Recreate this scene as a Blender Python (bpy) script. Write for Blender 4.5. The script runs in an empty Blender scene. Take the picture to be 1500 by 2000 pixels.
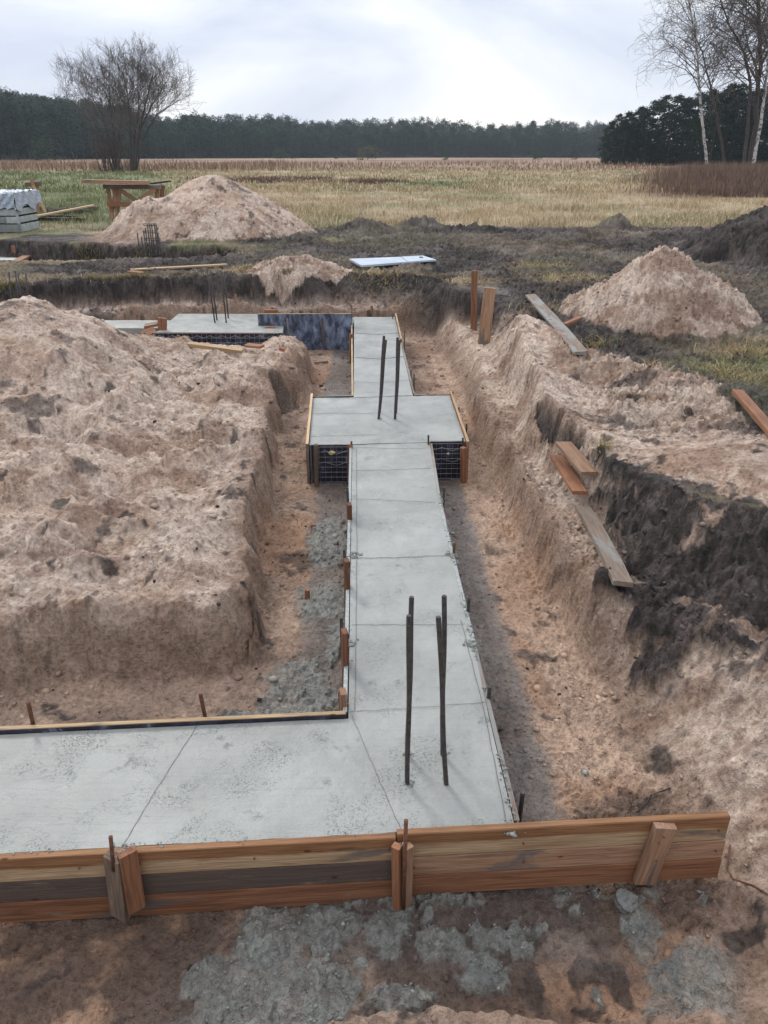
import bpy, math, random
import numpy as np
from mathutils import Vector, Matrix
random.seed(7); rng = np.random.default_rng(7)
R = math.radians
# ------------------------------------------------------------------ camera, sky, sun, exposure
scene = bpy.context.scene
col = scene.collection
FPX = 1480.0                     # focal length in pixels of the 1500x2000 photograph
PITCH = math.atan(701 / FPX)
CAMH = 2.4                       # above the fresh concrete (z = 0)
cam = bpy.data.cameras.new('camera'); co = bpy.data.objects.new('camera', cam); col.objects.link(co)
co.location = (0, 0, CAMH); co.rotation_euler = (math.pi/2 - PITCH, 0, 0)
cam.sensor_fit = 'VERTICAL'; cam.sensor_height = 36; cam.lens = FPX/2000*36; cam.clip_end = 6000; cam.clip_start = .05
scene.camera = co
scene.view_settings.view_transform = 'Standard'; scene.view_settings.look = 'None'
scene.view_settings.exposure = 0.3; scene.view_settings.gamma = 1
SUN_EL, SUN_AZ = R(38), R(-30)
w = bpy.data.worlds.new('World'); scene.world = w; w.use_nodes = True
nt = w.node_tree; nt.nodes.clear(); N = nt.nodes.new; L = nt.links.new
out = N('ShaderNodeOutputWorld'); bg = N('ShaderNodeBackground')
sky = N('ShaderNodeTexSky'); sky.sky_type = 'NISHITA'; sky.sun_disc = False
sky.sun_elevation = SUN_EL; sky.sun_rotation = SUN_AZ
tc = N('ShaderNodeTexCoord'); mp = N('ShaderNodeMapping'); mp.inputs['Scale'].default_value = (1.0, 1.0, 3.4); mp.inputs['Rotation'].default_value = (0, R(-14), 0)
L(tc.outputs['Generated'], mp.inputs['Vector'])
n1 = N('ShaderNodeTexNoise'); n1.inputs['Scale'].default_value = 2.1; n1.inputs['Detail'].default_value = 7; n1.inputs['Roughness'].default_value = .52; n1.inputs['Distortion'].default_value = .5
mp.inputs['Location'].default_value = (.55, .35, .1)
L(mp.outputs[0], n1.inputs['Vector'])
cr = N('ShaderNodeValToRGB'); e = cr.color_ramp.elements
e[0].position = .36; e[0].color = (.56, .62, .76, 1); e[1].position = .64; e[1].color = (.98, .97, .95, 1)
m_ = cr.color_ramp.elements.new(.5); m_.color = (.75, .79, .87, 1)
L(n1.outputs['Fac'], cr.inputs['Fac'])
# an overcast sky is brighter overhead than at the horizon
sp = N('ShaderNodeSeparateXYZ'); L(tc.outputs['Generated'], sp.inputs[0])
mr = N('ShaderNodeMapRange'); mr.inputs['From Min'].default_value = .2; mr.inputs['From Max'].default_value = 1.0
mr.inputs['To Min'].default_value = 1.0; mr.inputs['To Max'].default_value = 2.0; L(sp.outputs['Z'], mr.inputs['Value'])
vm = N('ShaderNodeVectorMath'); vm.operation = 'SCALE'; L(cr.outputs['Color'], vm.inputs[0]); L(mr.outputs[0], vm.inputs['Scale'])
vs = N('ShaderNodeVectorMath'); vs.operation = 'SCALE'; L(sky.outputs[0], vs.inputs[0]); vs.inputs['Scale'].default_value = .08
mx = N('ShaderNodeMix'); mx.data_type = 'RGBA'; mx.inputs['Factor'].default_value = .9
L(vs.outputs[0], mx.inputs['A']); L(vm.outputs[0], mx.inputs['B'])
L(mx.outputs['Result'], bg.inputs['Color']); bg.inputs['Strength'].default_value = 1.0
L(bg.outputs[0], out.inputs['Surface'])
sd = bpy.data.lights.new('sun', 'SUN'); sd.energy = 1.5; sd.angle = R(11); sd.color = (1, .96, .9)
so = bpy.data.objects.new('sun', sd); col.objects.link(so); so.location = (0, 0, 30)
so.rotation_euler = (math.pi/2 - SUN_EL, 0, R(155)-0)    # light comes from ahead-left, high and veiled
so.rotation_euler = Vector((math.sin(SUN_AZ)*math.cos(SUN_EL), math.cos(SUN_AZ)*math.cos(SUN_EL), math.sin(SUN_EL))).to_track_quat('Z', 'Y').to_euler()

# ------------------------------------------------------------------ helpers
cp, sp_ = math.cos(PITCH), math.sin(PITCH)
def ray(px, py):
    a = (px-750)/FPX; b = (1000-py)/FPX
    return Vector((a, cp+b*sp_, -sp_+b*cp))
def at(px, py, z=0.0):                 # where the sight line meets a level plane
    d = ray(px, py); t = (z-CAMH)/d.z; return Vector((d.x*t, d.y*t, z))
def atY(px, py, Y):                    # ... and an upright plane at distance Y
    d = ray(px, py); t = Y/d.y; return Vector((d.x*t, Y, CAMH+d.z*t))
def polyP(pts, z): return [tuple(at(x, y, z))[:2] for x, y in pts]

def hsh(ix, iy, s):
    h = (ix.astype(np.int64)*374761393 + iy.astype(np.int64)*668265263 + s*974711) & 0xffffffff
    h = ((h ^ (h >> 13))*1274126177) & 0xffffffff
    h = ((h ^ (h >> 16))*2246822519) & 0xffffffff
    return ((h ^ (h >> 15)) & 0xffffff)/float(0xffffff)
def vn(x, y, s=0):
    ix = np.floor(x); iy = np.floor(y); fx = x-ix; fy = y-iy
    fx = fx*fx*fx*(fx*(fx*6-15)+10); fy = fy*fy*fy*(fy*(fy*6-15)+10)
    a = hsh(ix, iy, s); b = hsh(ix+1, iy, s); c = hsh(ix, iy+1, s); d = hsh(ix+1, iy+1, s)
    return ((a+(b-a)*fx)*(1-fy)+(c+(d-c)*fx)*fy)*2-1
def fbm(x, y, f, o=4, s=0, g=.5):
    r = 0; a = 1; t = 0
    for i in range(o):
        c_, s_ = math.cos(i*1.1+.4), math.sin(i*1.1+.4)
        r = r + a*vn((x*c_-y*s_)*f+i*17.3, (x*s_+y*c_)*f-i*9.1, s+i); t += a; a *= g; f *= 2.03
    return r/t
def vn3(x, y, z, s=0):
    ix = np.floor(x); iy = np.floor(y); iz = np.floor(z); fx = x-ix; fy = y-iy; fz = z-iz
    fx = fx*fx*(3-2*fx); fy = fy*fy*(3-2*fy); fz = fz*fz*(3-2*fz); r = 0
    for k in (0, 1):
        ky = iy+(iz+k)*57; a = hsh(ix, ky, s); b = hsh(ix+1, ky, s); c = hsh(ix, ky+1, s); d = hsh(ix+1, ky+1, s)
        r = r+((a+(b-a)*fx)*(1-fy)+(c+(d-c)*fx)*fy)*(fz if k else 1-fz)
    return r*2-1
def fbm3(x, y, z, f, o=4, s=0, g=.5):
    r = 0; a = 1; t = 0
    for i in range(o):
        c_, s_ = math.cos(i*1.1+.4), math.sin(i*1.1+.4)
        r = r+a*vn3((x*c_-y*s_)*f+i*17.3, (x*s_+y*c_)*f-i*9.1, z*f*1.1+i*3.7, s+i); t += a; a *= g; f *= 2.03
    return r/t
def cell(x, y, f, s=0):                # distance to nearest scattered point, and its id
    x = x*f; y = y*f; ix = np.floor(x); iy = np.floor(y)
    best = np.full(x.shape, 9.0); bid = np.zeros(x.shape)
    for dx in (-1, 0, 1):
        for dy in (-1, 0, 1):
            cx = ix+dx; cy = iy+dy
            px = cx+hsh(cx, cy, s); py = cy+hsh(cx, cy, s+51)
            d = (px-x)**2+(py-y)**2; m = d < best
            best = np.where(m, d, best); bid = np.where(m, hsh(cx, cy, s+99), bid)
    return np.sqrt(best), bid
def ss(a, b, x):
    t = np.clip((x-a)/(b-a), 0, 1); return t*t*(3-2*t)
def sdf(x, y, poly):                   # negative inside
    d = np.full(x.shape, 1e9); ins = np.zeros(x.shape, bool); n = len(poly)
    for i in range(n):
        ax, ay = poly[i]; bx, by = poly[(i+1) % n]; ex, ey = bx-ax, by-ay
        t = np.clip(((x-ax)*ex+(y-ay)*ey)/(ex*ex+ey*ey+1e-12), 0, 1)
        dd = (x-ax-t*ex)**2+(y-ay-t*ey)**2; d = np.minimum(d, dd)
        if ay != by:
            c = ((ay > y) != (by > y)) & (x < (bx-ax)*(y-ay)/(by-ay)+ax); ins ^= c
    d = np.sqrt(d); return np.where(ins, -d, d)

def tag(o, label=None, cat=None, group=None, kind=None):
    if label: o['label'] = label
    if cat: o['category'] = cat
    if group: o['group'] = group
    if kind: o['kind'] = kind
    return o
def empty(name, loc, label, cat, group=None):
    o = bpy.data.objects.new(name, None); col.objects.link(o); o.location = loc; o.empty_display_size = .1
    return tag(o, label, cat, group)
def link(name, me, m=None, parent=None, loc=(0, 0, 0), rot=None):
    o = bpy.data.objects.new(name, me); col.objects.link(o)
    loc = Vector(loc)
    if parent: o.parent = parent; loc = loc-parent.location
    o.location = loc
    if rot is not None: o.rotation_euler = rot
    if m: me.materials.append(m)
    return o
def npmesh(name, V, F, smooth=True):
    """V (n,3); F (m,k) one polygon size"""
    me = bpy.data.meshes.new(name); V = np.asarray(V, np.float32); F = np.asarray(F, np.int32); k = F.shape[1]
    me.vertices.add(len(V)); me.vertices.foreach_set('co', V.ravel())
    me.loops.add(F.size); me.loops.foreach_set('vertex_index', F.ravel())
    me.polygons.add(len(F)); me.polygons.foreach_set('loop_start', np.arange(0, F.size, k, dtype=np.int32))
    me.polygons.foreach_set('loop_total', np.full(len(F), k, np.int32))
    if smooth: me.polygons.foreach_set('use_smooth', np.ones(len(F), bool))
    me.update(calc_edges=True); me.validate(); return me
def setcol(me, C, name='Col'):
    a = me.color_attributes.new(name, 'FLOAT_COLOR', 'POINT')
    C = np.asarray(C, np.float32)
    if C.shape[1] == 3: C = np.hstack([C, np.ones((len(C), 1), np.float32)])
    a.data.foreach_set('color', C.ravel())

# ------------------------------------------------------------------ materials
def newmat(name):
    m = bpy.data.materials.new(name); m.use_nodes = True; t = m.node_tree
    return m, t, t.nodes['Principled BSDF'], t.nodes.new, t.links.new
def noise(t, vec, scale, detail=4, rough=.55, dist=0):
    n = t.nodes.new('ShaderNodeTexNoise'); n.inputs['Scale'].default_value = scale; n.inputs['Detail'].default_value = detail
    n.inputs['Roughness'].default_value = rough; n.inputs['Distortion'].default_value = dist
    if vec is not None: t.links.new(vec, n.inputs['Vector'])
    return n.outputs['Fac']
def ramp(t, fac, stops):
    r = t.nodes.new('ShaderNodeValToRGB'); el = r.color_ramp.elements
    while len(el) < len(stops): el.new(.5)
    for i, (p, c) in enumerate(stops):
        el[i].position = p; el[i].color = tuple(c)+(1,) if len(c) == 3 else c
    t.links.new(fac, r.inputs['Fac']); return r.outputs['Color']
def mixc(t, f, a, b, mode='MIX'):
    m = t.nodes.new('ShaderNodeMix'); m.data_type = 'RGBA'; m.blend_type = mode
    for s, v in ((m.inputs['Factor'], f), (m.inputs['A'], a), (m.inputs['B'], b)):
        if hasattr(v, 'links') or hasattr(v, 'is_linked'): t.links.new(v, s)
        else: s.default_value = v if not isinstance(v, tuple) else (tuple(v)+(1,))[:4]
    return m.outputs['Result']
def bump(t, h, strength, dist, prev=None):
    b = t.nodes.new('ShaderNodeBump'); b.inputs['Strength'].default_value = strength; b.inputs['Distance'].default_value = dist
    t.links.new(h, b.inputs['Height'])
    if prev is not None: t.links.new(prev, b.inputs['Normal'])
    return b.outputs['Normal']
def vor(t, vec, scale, feature='F1'):
    n = t.nodes.new('ShaderNodeTexVoronoi'); n.inputs['Scale'].default_value = scale; n.feature = feature
    t.links.new(vec, n.inputs['Vector']); return n.outputs['Distance']
def mathn(t, op, a, b=0.0):
    m = t.nodes.new('ShaderNodeMath'); m.operation = op
    for i, v in enumerate((a, b)):
        if hasattr(v, 'is_linked'): t.links.new(v, m.inputs[i])
        else: m.inputs[i].default_value = v
    return m.outputs[0]

def mat_ground():
    m, t, b, n, l = newmat('earth')
    a = n('ShaderNodeAttribute'); a.attribute_name = 'Col'
    c = n('ShaderNodeTexCoord').outputs['Object']
    f1 = noise(t, c, 38, 5, .65); f2 = noise(t, c, 9, 4, .6); f3 = noise(t, c, 150, 3, .6)
    v1 = ramp(t, f1, [(.28, (.55, .52, .50)), (.5, (1, 1, 1)), (.72, (1.3, 1.28, 1.26))])
    v2 = ramp(t, f2, [(.3, (.82, .80, .79)), (.7, (1.12, 1.12, 1.12))])
    x = mixc(t, 1.0, a.outputs['Color'], v1, 'MULTIPLY'); x = mixc(t, 1.0, x, v2, 'MULTIPLY')
    sp = ramp(t, f3, [(.26, (.45, .42, .40)), (.36, (1, 1, 1)), (.80, (1, 1, 1)), (.86, (1.1, 1.1, 1.1))]); x = mixc(t, .8, x, sp, 'MULTIPLY')
    l(x, b.inputs['Base Color'])
    r = n('ShaderNodeMapRange'); r.inputs['From Min'].default_value = 0; r.inputs['From Max'].default_value = 1
    r.inputs['To Min'].default_value = .38; r.inputs['To Max'].default_value = .95
    l(a.outputs['Alpha'], r.inputs['Value']); l(r.outputs[0], b.inputs['Roughness']); b.inputs['Specular IOR Level'].default_value = .3
    h = bump(t, f1, 1.0, .03); h = bump(t, f3, .8, .008, h); h = bump(t, f2, .5, .05, h); l(h, b.inputs['Normal'])
    return m
def mat_concrete():
    m, t, b, n, l = newmat('fresh_concrete')
    c = n('ShaderNodeTexCoord').outputs['Object']
    big = noise(t, c, 1.7, 5, .6, .3); mid = noise(t, c, 7, 5, .6)
    basec = ramp(t, big, [(.3, (.208, .211, .194)), (.5, (.264, .267, .246)), (.7, (.318, .321, .298))])
    basec = mixc(t, .6, basec, ramp(t, mid, [(.3, (.86, .87, .87)), (.7, (1.08, 1.08, 1.08))]), 'MULTIPLY')
    # tamped texture: little pock marks gathered in patches
    patch = noise(t, c, 3.2, 4, .65, .4)
    pm = n('ShaderNodeMapRange'); pm.inputs['From Min'].default_value = .49; pm.inputs['From Max'].default_value = .66; l(patch, pm.inputs['Value'])
    wv = n('ShaderNodeVectorMath'); wv.operation = 'ADD'; l(c, wv.inputs[0])
    nn = n('ShaderNodeTexNoise'); nn.inputs['Scale'].default_value = 45; l(c, nn.inputs['Vector'])
    sc = n('ShaderNodeVectorMath'); sc.operation = 'SCALE'; sc.inputs['Scale'].default_value = .02; l(nn.outputs['Color'], sc.inputs[0]); l(sc.outputs[0], wv.inputs[1])
    pit = noise(t, wv.outputs[0], 120, 4, .65, .5)
    pt = n('ShaderNodeMapRange'); pt.inputs['From Min'].default_value = .44; pt.inputs['From Max'].default_value = .33; l(pit, pt.inputs['Value'])
    pitm = mathn(t, 'MULTIPLY', pt.outputs[0], pm.outputs[0])
    core = noise(t, c, 5.1, 3, .6, .2)
    cm = n('ShaderNodeMapRange'); cm.inputs['From Min'].default_value = .64; cm.inputs['From Max'].default_value = .74; l(core, cm.inputs['Value'])
    pt2 = n('ShaderNodeMapRange'); pt2.inputs['From Min'].default_value = .52; pt2.inputs['From Max'].default_value = .40; l(pit, pt2.inputs['Value'])
    pit2 = mathn(t, 'MULTIPLY', pt2.outputs[0], cm.outputs[0])
    pits = mathn(t, 'MAXIMUM', pitm, pit2)
    x = mixc(t, mathn(t, 'MULTIPLY', pits, .38), basec, (.13, .135, .13)); l(x, b.inputs['Base Color'])
    rr = n('ShaderNodeMapRange'); rr.inputs['From Min'].default_value = .35; rr.inputs['From Max'].default_value = .65
    rr.inputs['To Min'].default_value = .30; rr.inputs['To Max'].default_value = .5; l(mid, rr.inputs['Value']); l(rr.outputs[0], b.inputs['Roughness'])
    b.inputs['Specular IOR Level'].default_value = .4
    inv = mathn(t, 'SUBTRACT', 1.0, pits)
    h = bump(t, inv, .8, .005); h = bump(t, noise(t, c, 160, 4, .7), .6, .004, h); h = bump(t, noise(t, c, 22, 4, .6), .35, .010, h); mpt = n('ShaderNodeMapping'); mpt.inputs['Scale'].default_value = (2.2, 26, 1); mpt.inputs['Rotation'].default_value = (0, 0, .12); l(c, mpt.inputs['Vector']); h = bump(t, noise(t, mpt.outputs[0], 1.6, 4, .6, .8), .35, .012, h); h = bump(t, mid, .35, .03, h); l(h, b.inputs['Normal'])
    return m
def mat_wood(name, c1, c2, grey=.25, stain=(.12, .12, .12), rough=.75, stainscale=1.6):
    m, t, b, n, l = newmat(name)
    tcn = n('ShaderNodeTexCoord'); oi = n('ShaderNodeObjectInfo')
    add = n('ShaderNodeVectorMath'); add.operation = 'ADD'; l(tcn.outputs['Object'], add.inputs[0])
    k = n('ShaderNodeVectorMath'); k.operation = 'SCALE'; k.inputs[0].default_value = (7, 3, 5); l(oi.outputs['Random'], k.inputs['Scale']); l(k.outputs[0], add.inputs[1])
    mp = n('ShaderNodeMapping'); mp.inputs['Scale'].default_value = (1.0, 14, 14); l(add.outputs[0], mp.inputs['Vector'])
    g = noise(t, mp.outputs[0], 2.4, 6, .62, 1.1)
    mp2 = n('ShaderNodeMapping'); mp2.inputs['Scale'].default_value = (1.2, 60, 60); l(add.outputs[0], mp2.inputs['Vector'])
    g2 = noise(t, mp2.outputs[0], 3, 3, .6, .2)
    x = ramp(t, g, [(.32, c2), (.46, tuple((p+q)/2 for p, q in zip(c1, c2))), (.6, c1)])
    x = mixc(t, .6, x, ramp(t, g2, [(.35, (.66, .60, .55)), (.6, (1.15, 1.15, 1.15))]), 'MULTIPLY')
    mp3 = n('ShaderNodeMapping'); mp3.inputs['Scale'].default_value = (1, 3.5, 3.5); l(add.outputs[0], mp3.inputs['Vector'])
    s = noise(t, mp3.outputs[0], stainscale, 5, .6, .5)
    sm = n('ShaderNodeMapRange'); sm.inputs['From Min'].default_value = .68-grey*.4; sm.inputs['From Max'].default_value = .74-grey*.4
    sm.inputs['To Max'].default_value = .8; l(s, sm.inputs['Value'])
    x = mixc(t, sm.outputs[0], x, stain)
    ce = noise(t, mp3.outputs[0], 4.5, 6, .7, .3); cem = n('ShaderNodeMapRange'); cem.inputs['From Min'].default_value = .62; cem.inputs['From Max'].default_value = .70; cem.inputs['To Max'].default_value = .75; l(ce, cem.inputs['Value']); x = mixc(t, cem.outputs[0], x, (.22, .22, .20))
    # knots
    kv = n('ShaderNodeMapping'); kv.inputs['Scale'].default_value = (1, 2.2, 2.2); l(add.outputs[0], kv.inputs['Vector'])
    kd = vor(t, kv.outputs[0], 4.3); x = mixc(t, .9, x, ramp(t, kd, [(.0, (.25, .13, .07)), (.055, (.5, .33, .22)), (.075, (1, 1, 1))]), 'MULTIPLY')
    ov = mixc(t, 1.0, x, ramp(t, oi.outputs['Random'], [(0, (.8, .78, .76)), (1, (1.12, 1.1, 1.08))]), 'MULTIPLY')
    l(ov, b.inputs['Base Color']); b.inputs['Roughness'].default_value = rough; b.inputs['Specular IOR Level'].default_value = .3
    mp4 = n('ShaderNodeMapping'); mp4.inputs['Scale'].default_value = (60, 8, 8); l(add.outputs[0], mp4.inputs['Vector']); h = bump(t, noise(t, mp4.outputs[0], 3, 2, .5), .3, .002); h = bump(t, g2, .8, .005, h); h = bump(t, g, .35, .006, h); l(h, b.inputs['Normal']); return m
def mat_twotone():
    m = mat_wood('two_tone_pine', (.40, .30, .19), (.26, .16, .09), .12, (.10, .09, .085)); t = m.node_tree; b = t.nodes['Principled BSDF']
    src = b.inputs['Base Color'].links[0].from_socket; tc_ = t.nodes.new('ShaderNodeTexCoord'); sx = t.nodes.new('ShaderNodeSeparateXYZ'); t.links.new(tc_.outputs['Object'], sx.inputs[0])
    f = noise(t, tc_.outputs['Object'], 2.2, 4, .6); v = mathn(t, 'ADD', sx.outputs['Y'], mathn(t, 'MULTIPLY', f, .06)); r = t.nodes.new('ShaderNodeMapRange')
    r.inputs['From Min'].default_value = .028; r.inputs['From Max'].default_value = .042; t.links.new(v, r.inputs['Value'])
    x = mixc(t, r.outputs[0], src, mixc(t, 1.0, src, (.62, .44, .34), 'MULTIPLY')); t.links.new(x, b.inputs['Base Color']); return m
def mat_plain(name, c, rough=.6, metal=0, var=.25, scale=30, spec=.4):
    m, t, b, n, l = newmat(name)
    cc = n('ShaderNodeTexCoord').outputs['Object']; f = noise(t, cc, scale, 4, .6)
    x = ramp(t, f, [(.3, tuple(v*(1-var) for v in c)), (.7, tuple(v*(1+var) for v in c))])
    l(x, b.inputs['Base Color']); b.inputs['Roughness'].default_value = rough; b.inputs['Metallic'].default_value = metal
    b.inputs['Specular IOR Level'].default_value = spec
    l(bump(t, f, .3, .002), b.inputs['Normal']); return m
def mat_film(name='film_faced_plywood', wet=.5, blue=1):
    m, t, b, n, l = newmat(name)
    c = n('ShaderNodeTexCoord').outputs['Object']
    mp = n('ShaderNodeMapping'); mp.inputs['Scale'].default_value = (1.2, .6, 1.0); l(c, mp.inputs['Vector'])
    s = noise(t, mp.outputs[0], 8, 5, .65, .4)
    x = ramp(t, s, [(.30, (.012, .014, .02)), (.43, (.035, .043, .07)), (.54, (.11, .135, .20)), (.72, (.27, .31, .39))] if blue else [(.45, (.012, .012, .02)), (.6, (.03, .03, .055)), (.72, (.2, .22, .26))])
    l(x, b.inputs['Base Color']); b.inputs['Roughness'].default_value = .35
    l(bump(t, s, .3, .002), b.inputs['Normal']); return m
def mat_attr(name, rough=.8, trans=False, spec=.2):
    m, t, b, n, l = newmat(name)
    a = n('ShaderNodeAttribute'); a.attribute_name = 'Col'
    l(a.outputs['Color'], b.inputs['Base Color']); b.inputs['Roughness'].default_value = rough; b.inputs['Specular IOR Level'].default_value = spec
    return m
def mat_foliage(name, c1, c2, sc=.4):
    m, t, b, n, l = newmat(name)
    c = n('ShaderNodeTexCoord').outputs['Object']; oi = n('ShaderNodeObjectInfo')
    f = noise(t, c, sc*4, 4, .7)
    x = ramp(t, f, [(.3, c2), (.7, c1)])
    x = mixc(t, 1.0, x, ramp(t, oi.outputs['Random'], [(0, (.72, .78, .8)), (.5, (1, 1, 1)), (1, (1.35, 1.25, 1.1))]), 'MULTIPLY')
    l(x, b.inputs['Base Color']); b.inputs['Roughness'].default_value = .85; b.inputs['Specular IOR Level'].default_value = .15; return m
M = dict(
    earth=mat_ground(), concrete=mat_concrete(),
    orange=mat_wood('wet_pine', (.30, .145, .078), (.16, .072, .040), .15),
    pine=mat_wood('new_pine', (.34, .21, .135), (.19, .105, .066), .25, (.11, .10, .095)),
    pale=mat_wood('pale_pine', (.50, .37, .22), (.36, .24, .14), .1),
    grey=mat_wood('weathered_wood', (.17, .13, .10), (.09, .065, .05), .3, (.2, .2, .19)),
    dirty=mat_wood('cement_stained_wood', (.24, .19, .15), (.15, .11, .085), .5, (.25, .26, .25)),
    greypat=mat_wood('wood_with_grey_stain', (.27, .155, .10), (.165, .085, .056), .62, (.05, .048, .047), .75, .9),
    twotone=mat_twotone(),
    dark=mat_wood('dark_wood', (.04, .033, .03), (.02, .017, .016), .1),
    rust=mat_plain('rusty_steel', (.13, .058, .035), .8, .2, .45, 60),
    steel=mat_plain('dark_rebar_steel', (.060, .052, .050), .6, .4, .5, 70),
    wire=mat_plain('tie_wire_steel', (.13, .13, .125), .6, .5, .2),
    meshw=mat_plain('galvanised_mesh_wire', (.24, .25, .27), .45, .5, .2),
    film=mat_film(), filmdark=mat_film('black_film_plywood', blue=0),
    slop=mat_plain('wet_cement_lumps', (.27, .29, .275), .5, 0, .3, 40),
    foam=mat_plain('pale_sheet', (.38, .43, .49), .5, 0, .12, 3),
    sheetshade=mat_plain('painted_sheet_shadow', (.05, .05, .055), .6),  # dark colour painted as the shadow below the pale sheet
    block=mat_plain('concrete_block', (.34, .37, .36), .85, 0, .25, 6),
    blockd=mat_plain('damp_concrete_block', (.19, .20, .19), .85, 0, .25, 6),
    plastic=mat_plain('plastic_wrap', (.36, .40, .46), .3, 0, .15, 5),
    black=mat_plain('black_cable_rubber', (.02, .02, .022), .5),
    brown=mat_wood('dark_wet_pine', (.17, .075, .042), (.09, .038, .024), .2), stone=mat_plain('cement_grey_stone', (.15, .15, .14), .8, 0, .3, 40), leafcol=mat_attr('forest_foliage', .9), blade=mat_attr('grass_blades'), clod=mat_attr('clods', .95),
    foam2=mat_plain('orange_foam_scrap', (.35, .25, .13), .8, 0, .3, 30),
    needles=mat_foliage('pine_needles', (.040, .066, .042), (.011, .022, .017), .08),
    needles_dark=mat_foliage('dark_pine_needles', (.026, .042, .028), (.012, .02, .014)),
    bushgreen=mat_foliage('bush_green', (.052, .080, .042), (.03, .05, .03)), bushes=mat_foliage('winter_bush', (.10, .11, .055), (.06, .06, .04)),
    bark=mat_plain('dark_bark', (.060, .050, .044), .9, 0, .3, 3),
    twig=mat_plain('twig_bark', (.11, .088, .075), .9, 0, .2, 3),
)

# ------------------------------------------------------------------ terrain
GZ = .45                                     # natural ground
E_POLY = [(-16, 12.5), (-6.2, 12.7), (-5.16, 13.15), (-3.07, 13.45), (-1.3, 13.3), (-.9, 13.6), (.2, 14.1), (.85, 13.5), (1.1, 12.4), (1.5, 11.6), (1.78, 10.6), (1.72, 9.8), (1.62, 9.2),
          (1.6, 8.2), (1.58, 7.5), (1.45, 6.6), (1.58, 5.75), (1.62, 5.35), (1.72, 4.95), (1.95, 4.4), (2.4, 4.1), (3.2, 3.9), (6, 3.6), (6, .2), (-16, .2)]
T_POLY = [(-16, 3.1), (-3.4, 3.3), (-2.2, 3.46), (-.95, 3.52), (-.76, 3.62), (-.76, 3.9), (-.83, 4.57), (-.97, 5.83), (-1.03, 6.75), (-1.12, 7.7), (-1.22, 8.45), (-1.14, 8.72), (-.93, 8.72),
          (-.92, 9.6), (-1.0, 10.8), (-1.2, 11.05), (-1.9, 10.95), (-3.6, 10.85), (-5.0, 11.0), (-16, 10.8), (-16, 12.3), (-5.5, 12.35), (-3, 12.95), (-.6, 12.85), (.4, 12.85), (.7, 12.5), (.85, 11), (.96, 9.5),
          (.95, 7.6), (1.0, 6.9), (1.04, 5.83), (1.07, 4.9), (1.13, 4.2), (1.19, 3.54), (1.25, 3.0), (1.30, 2.5), (1.29, 2.2), (1.27, 1.9), (1.2, 1.66), (1.08, 1.58), (.9, 1.55), (.5, 1.535), (.2, 1.56), (-.1, 1.53), (-.3, 1.46), (-.5, 1.30), (-1.2, 1.2), (-16, 1.1)]
T2_POLY = [(-16, 17.0), (-7.0, 16.2), (-4.7, 16.4), (-3.6, 16.7), (-3.3, 17.6), (-3.7, 18.4), (-5.5, 18.7), (-6.7, 19.0), (-9.8, 19.9), (-16, 20.5)]
S_POLY = polyP([(840, 655), (960, 638), (1030, 622), (1130, 668), (1250, 700), (1400, 745), (1460, 830), (1750, 930)], .47) + [(4.5, 4.6), (6, 3.8), (2.4, 4.15), (1.7, 5.1), (1.3, 6), (1.3, 9)]
K_POLY = [tuple(at(a, b, c))[:2] for a, b, c in [(1160, 850, .5), (1225, 893, .5), (1330, 955, .48), (1420, 990, .46), (1700, 1000, .46), (1700, 1380, .05), (1500, 1345, .04), (1450, 1335, .02), (1400, 1262, .05), (1330, 1270, .05), (1270, 1245, .05), (1225, 1185, .05), (1200, 1110, .1), (1245, 1060, .12), (1215, 1000, .2), (1190, 1010, .12), (1160, 960, .15), (1175, 915, .3)]]
K2_POLY = [tuple(at(a, b, c))[:2] for a, b, c in [(1052, 748, .46), (1085, 785, .47), (1145, 832, .48), (1120, 842, .38), (1085, 838, .3), (1062, 800, .35)]]
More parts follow.
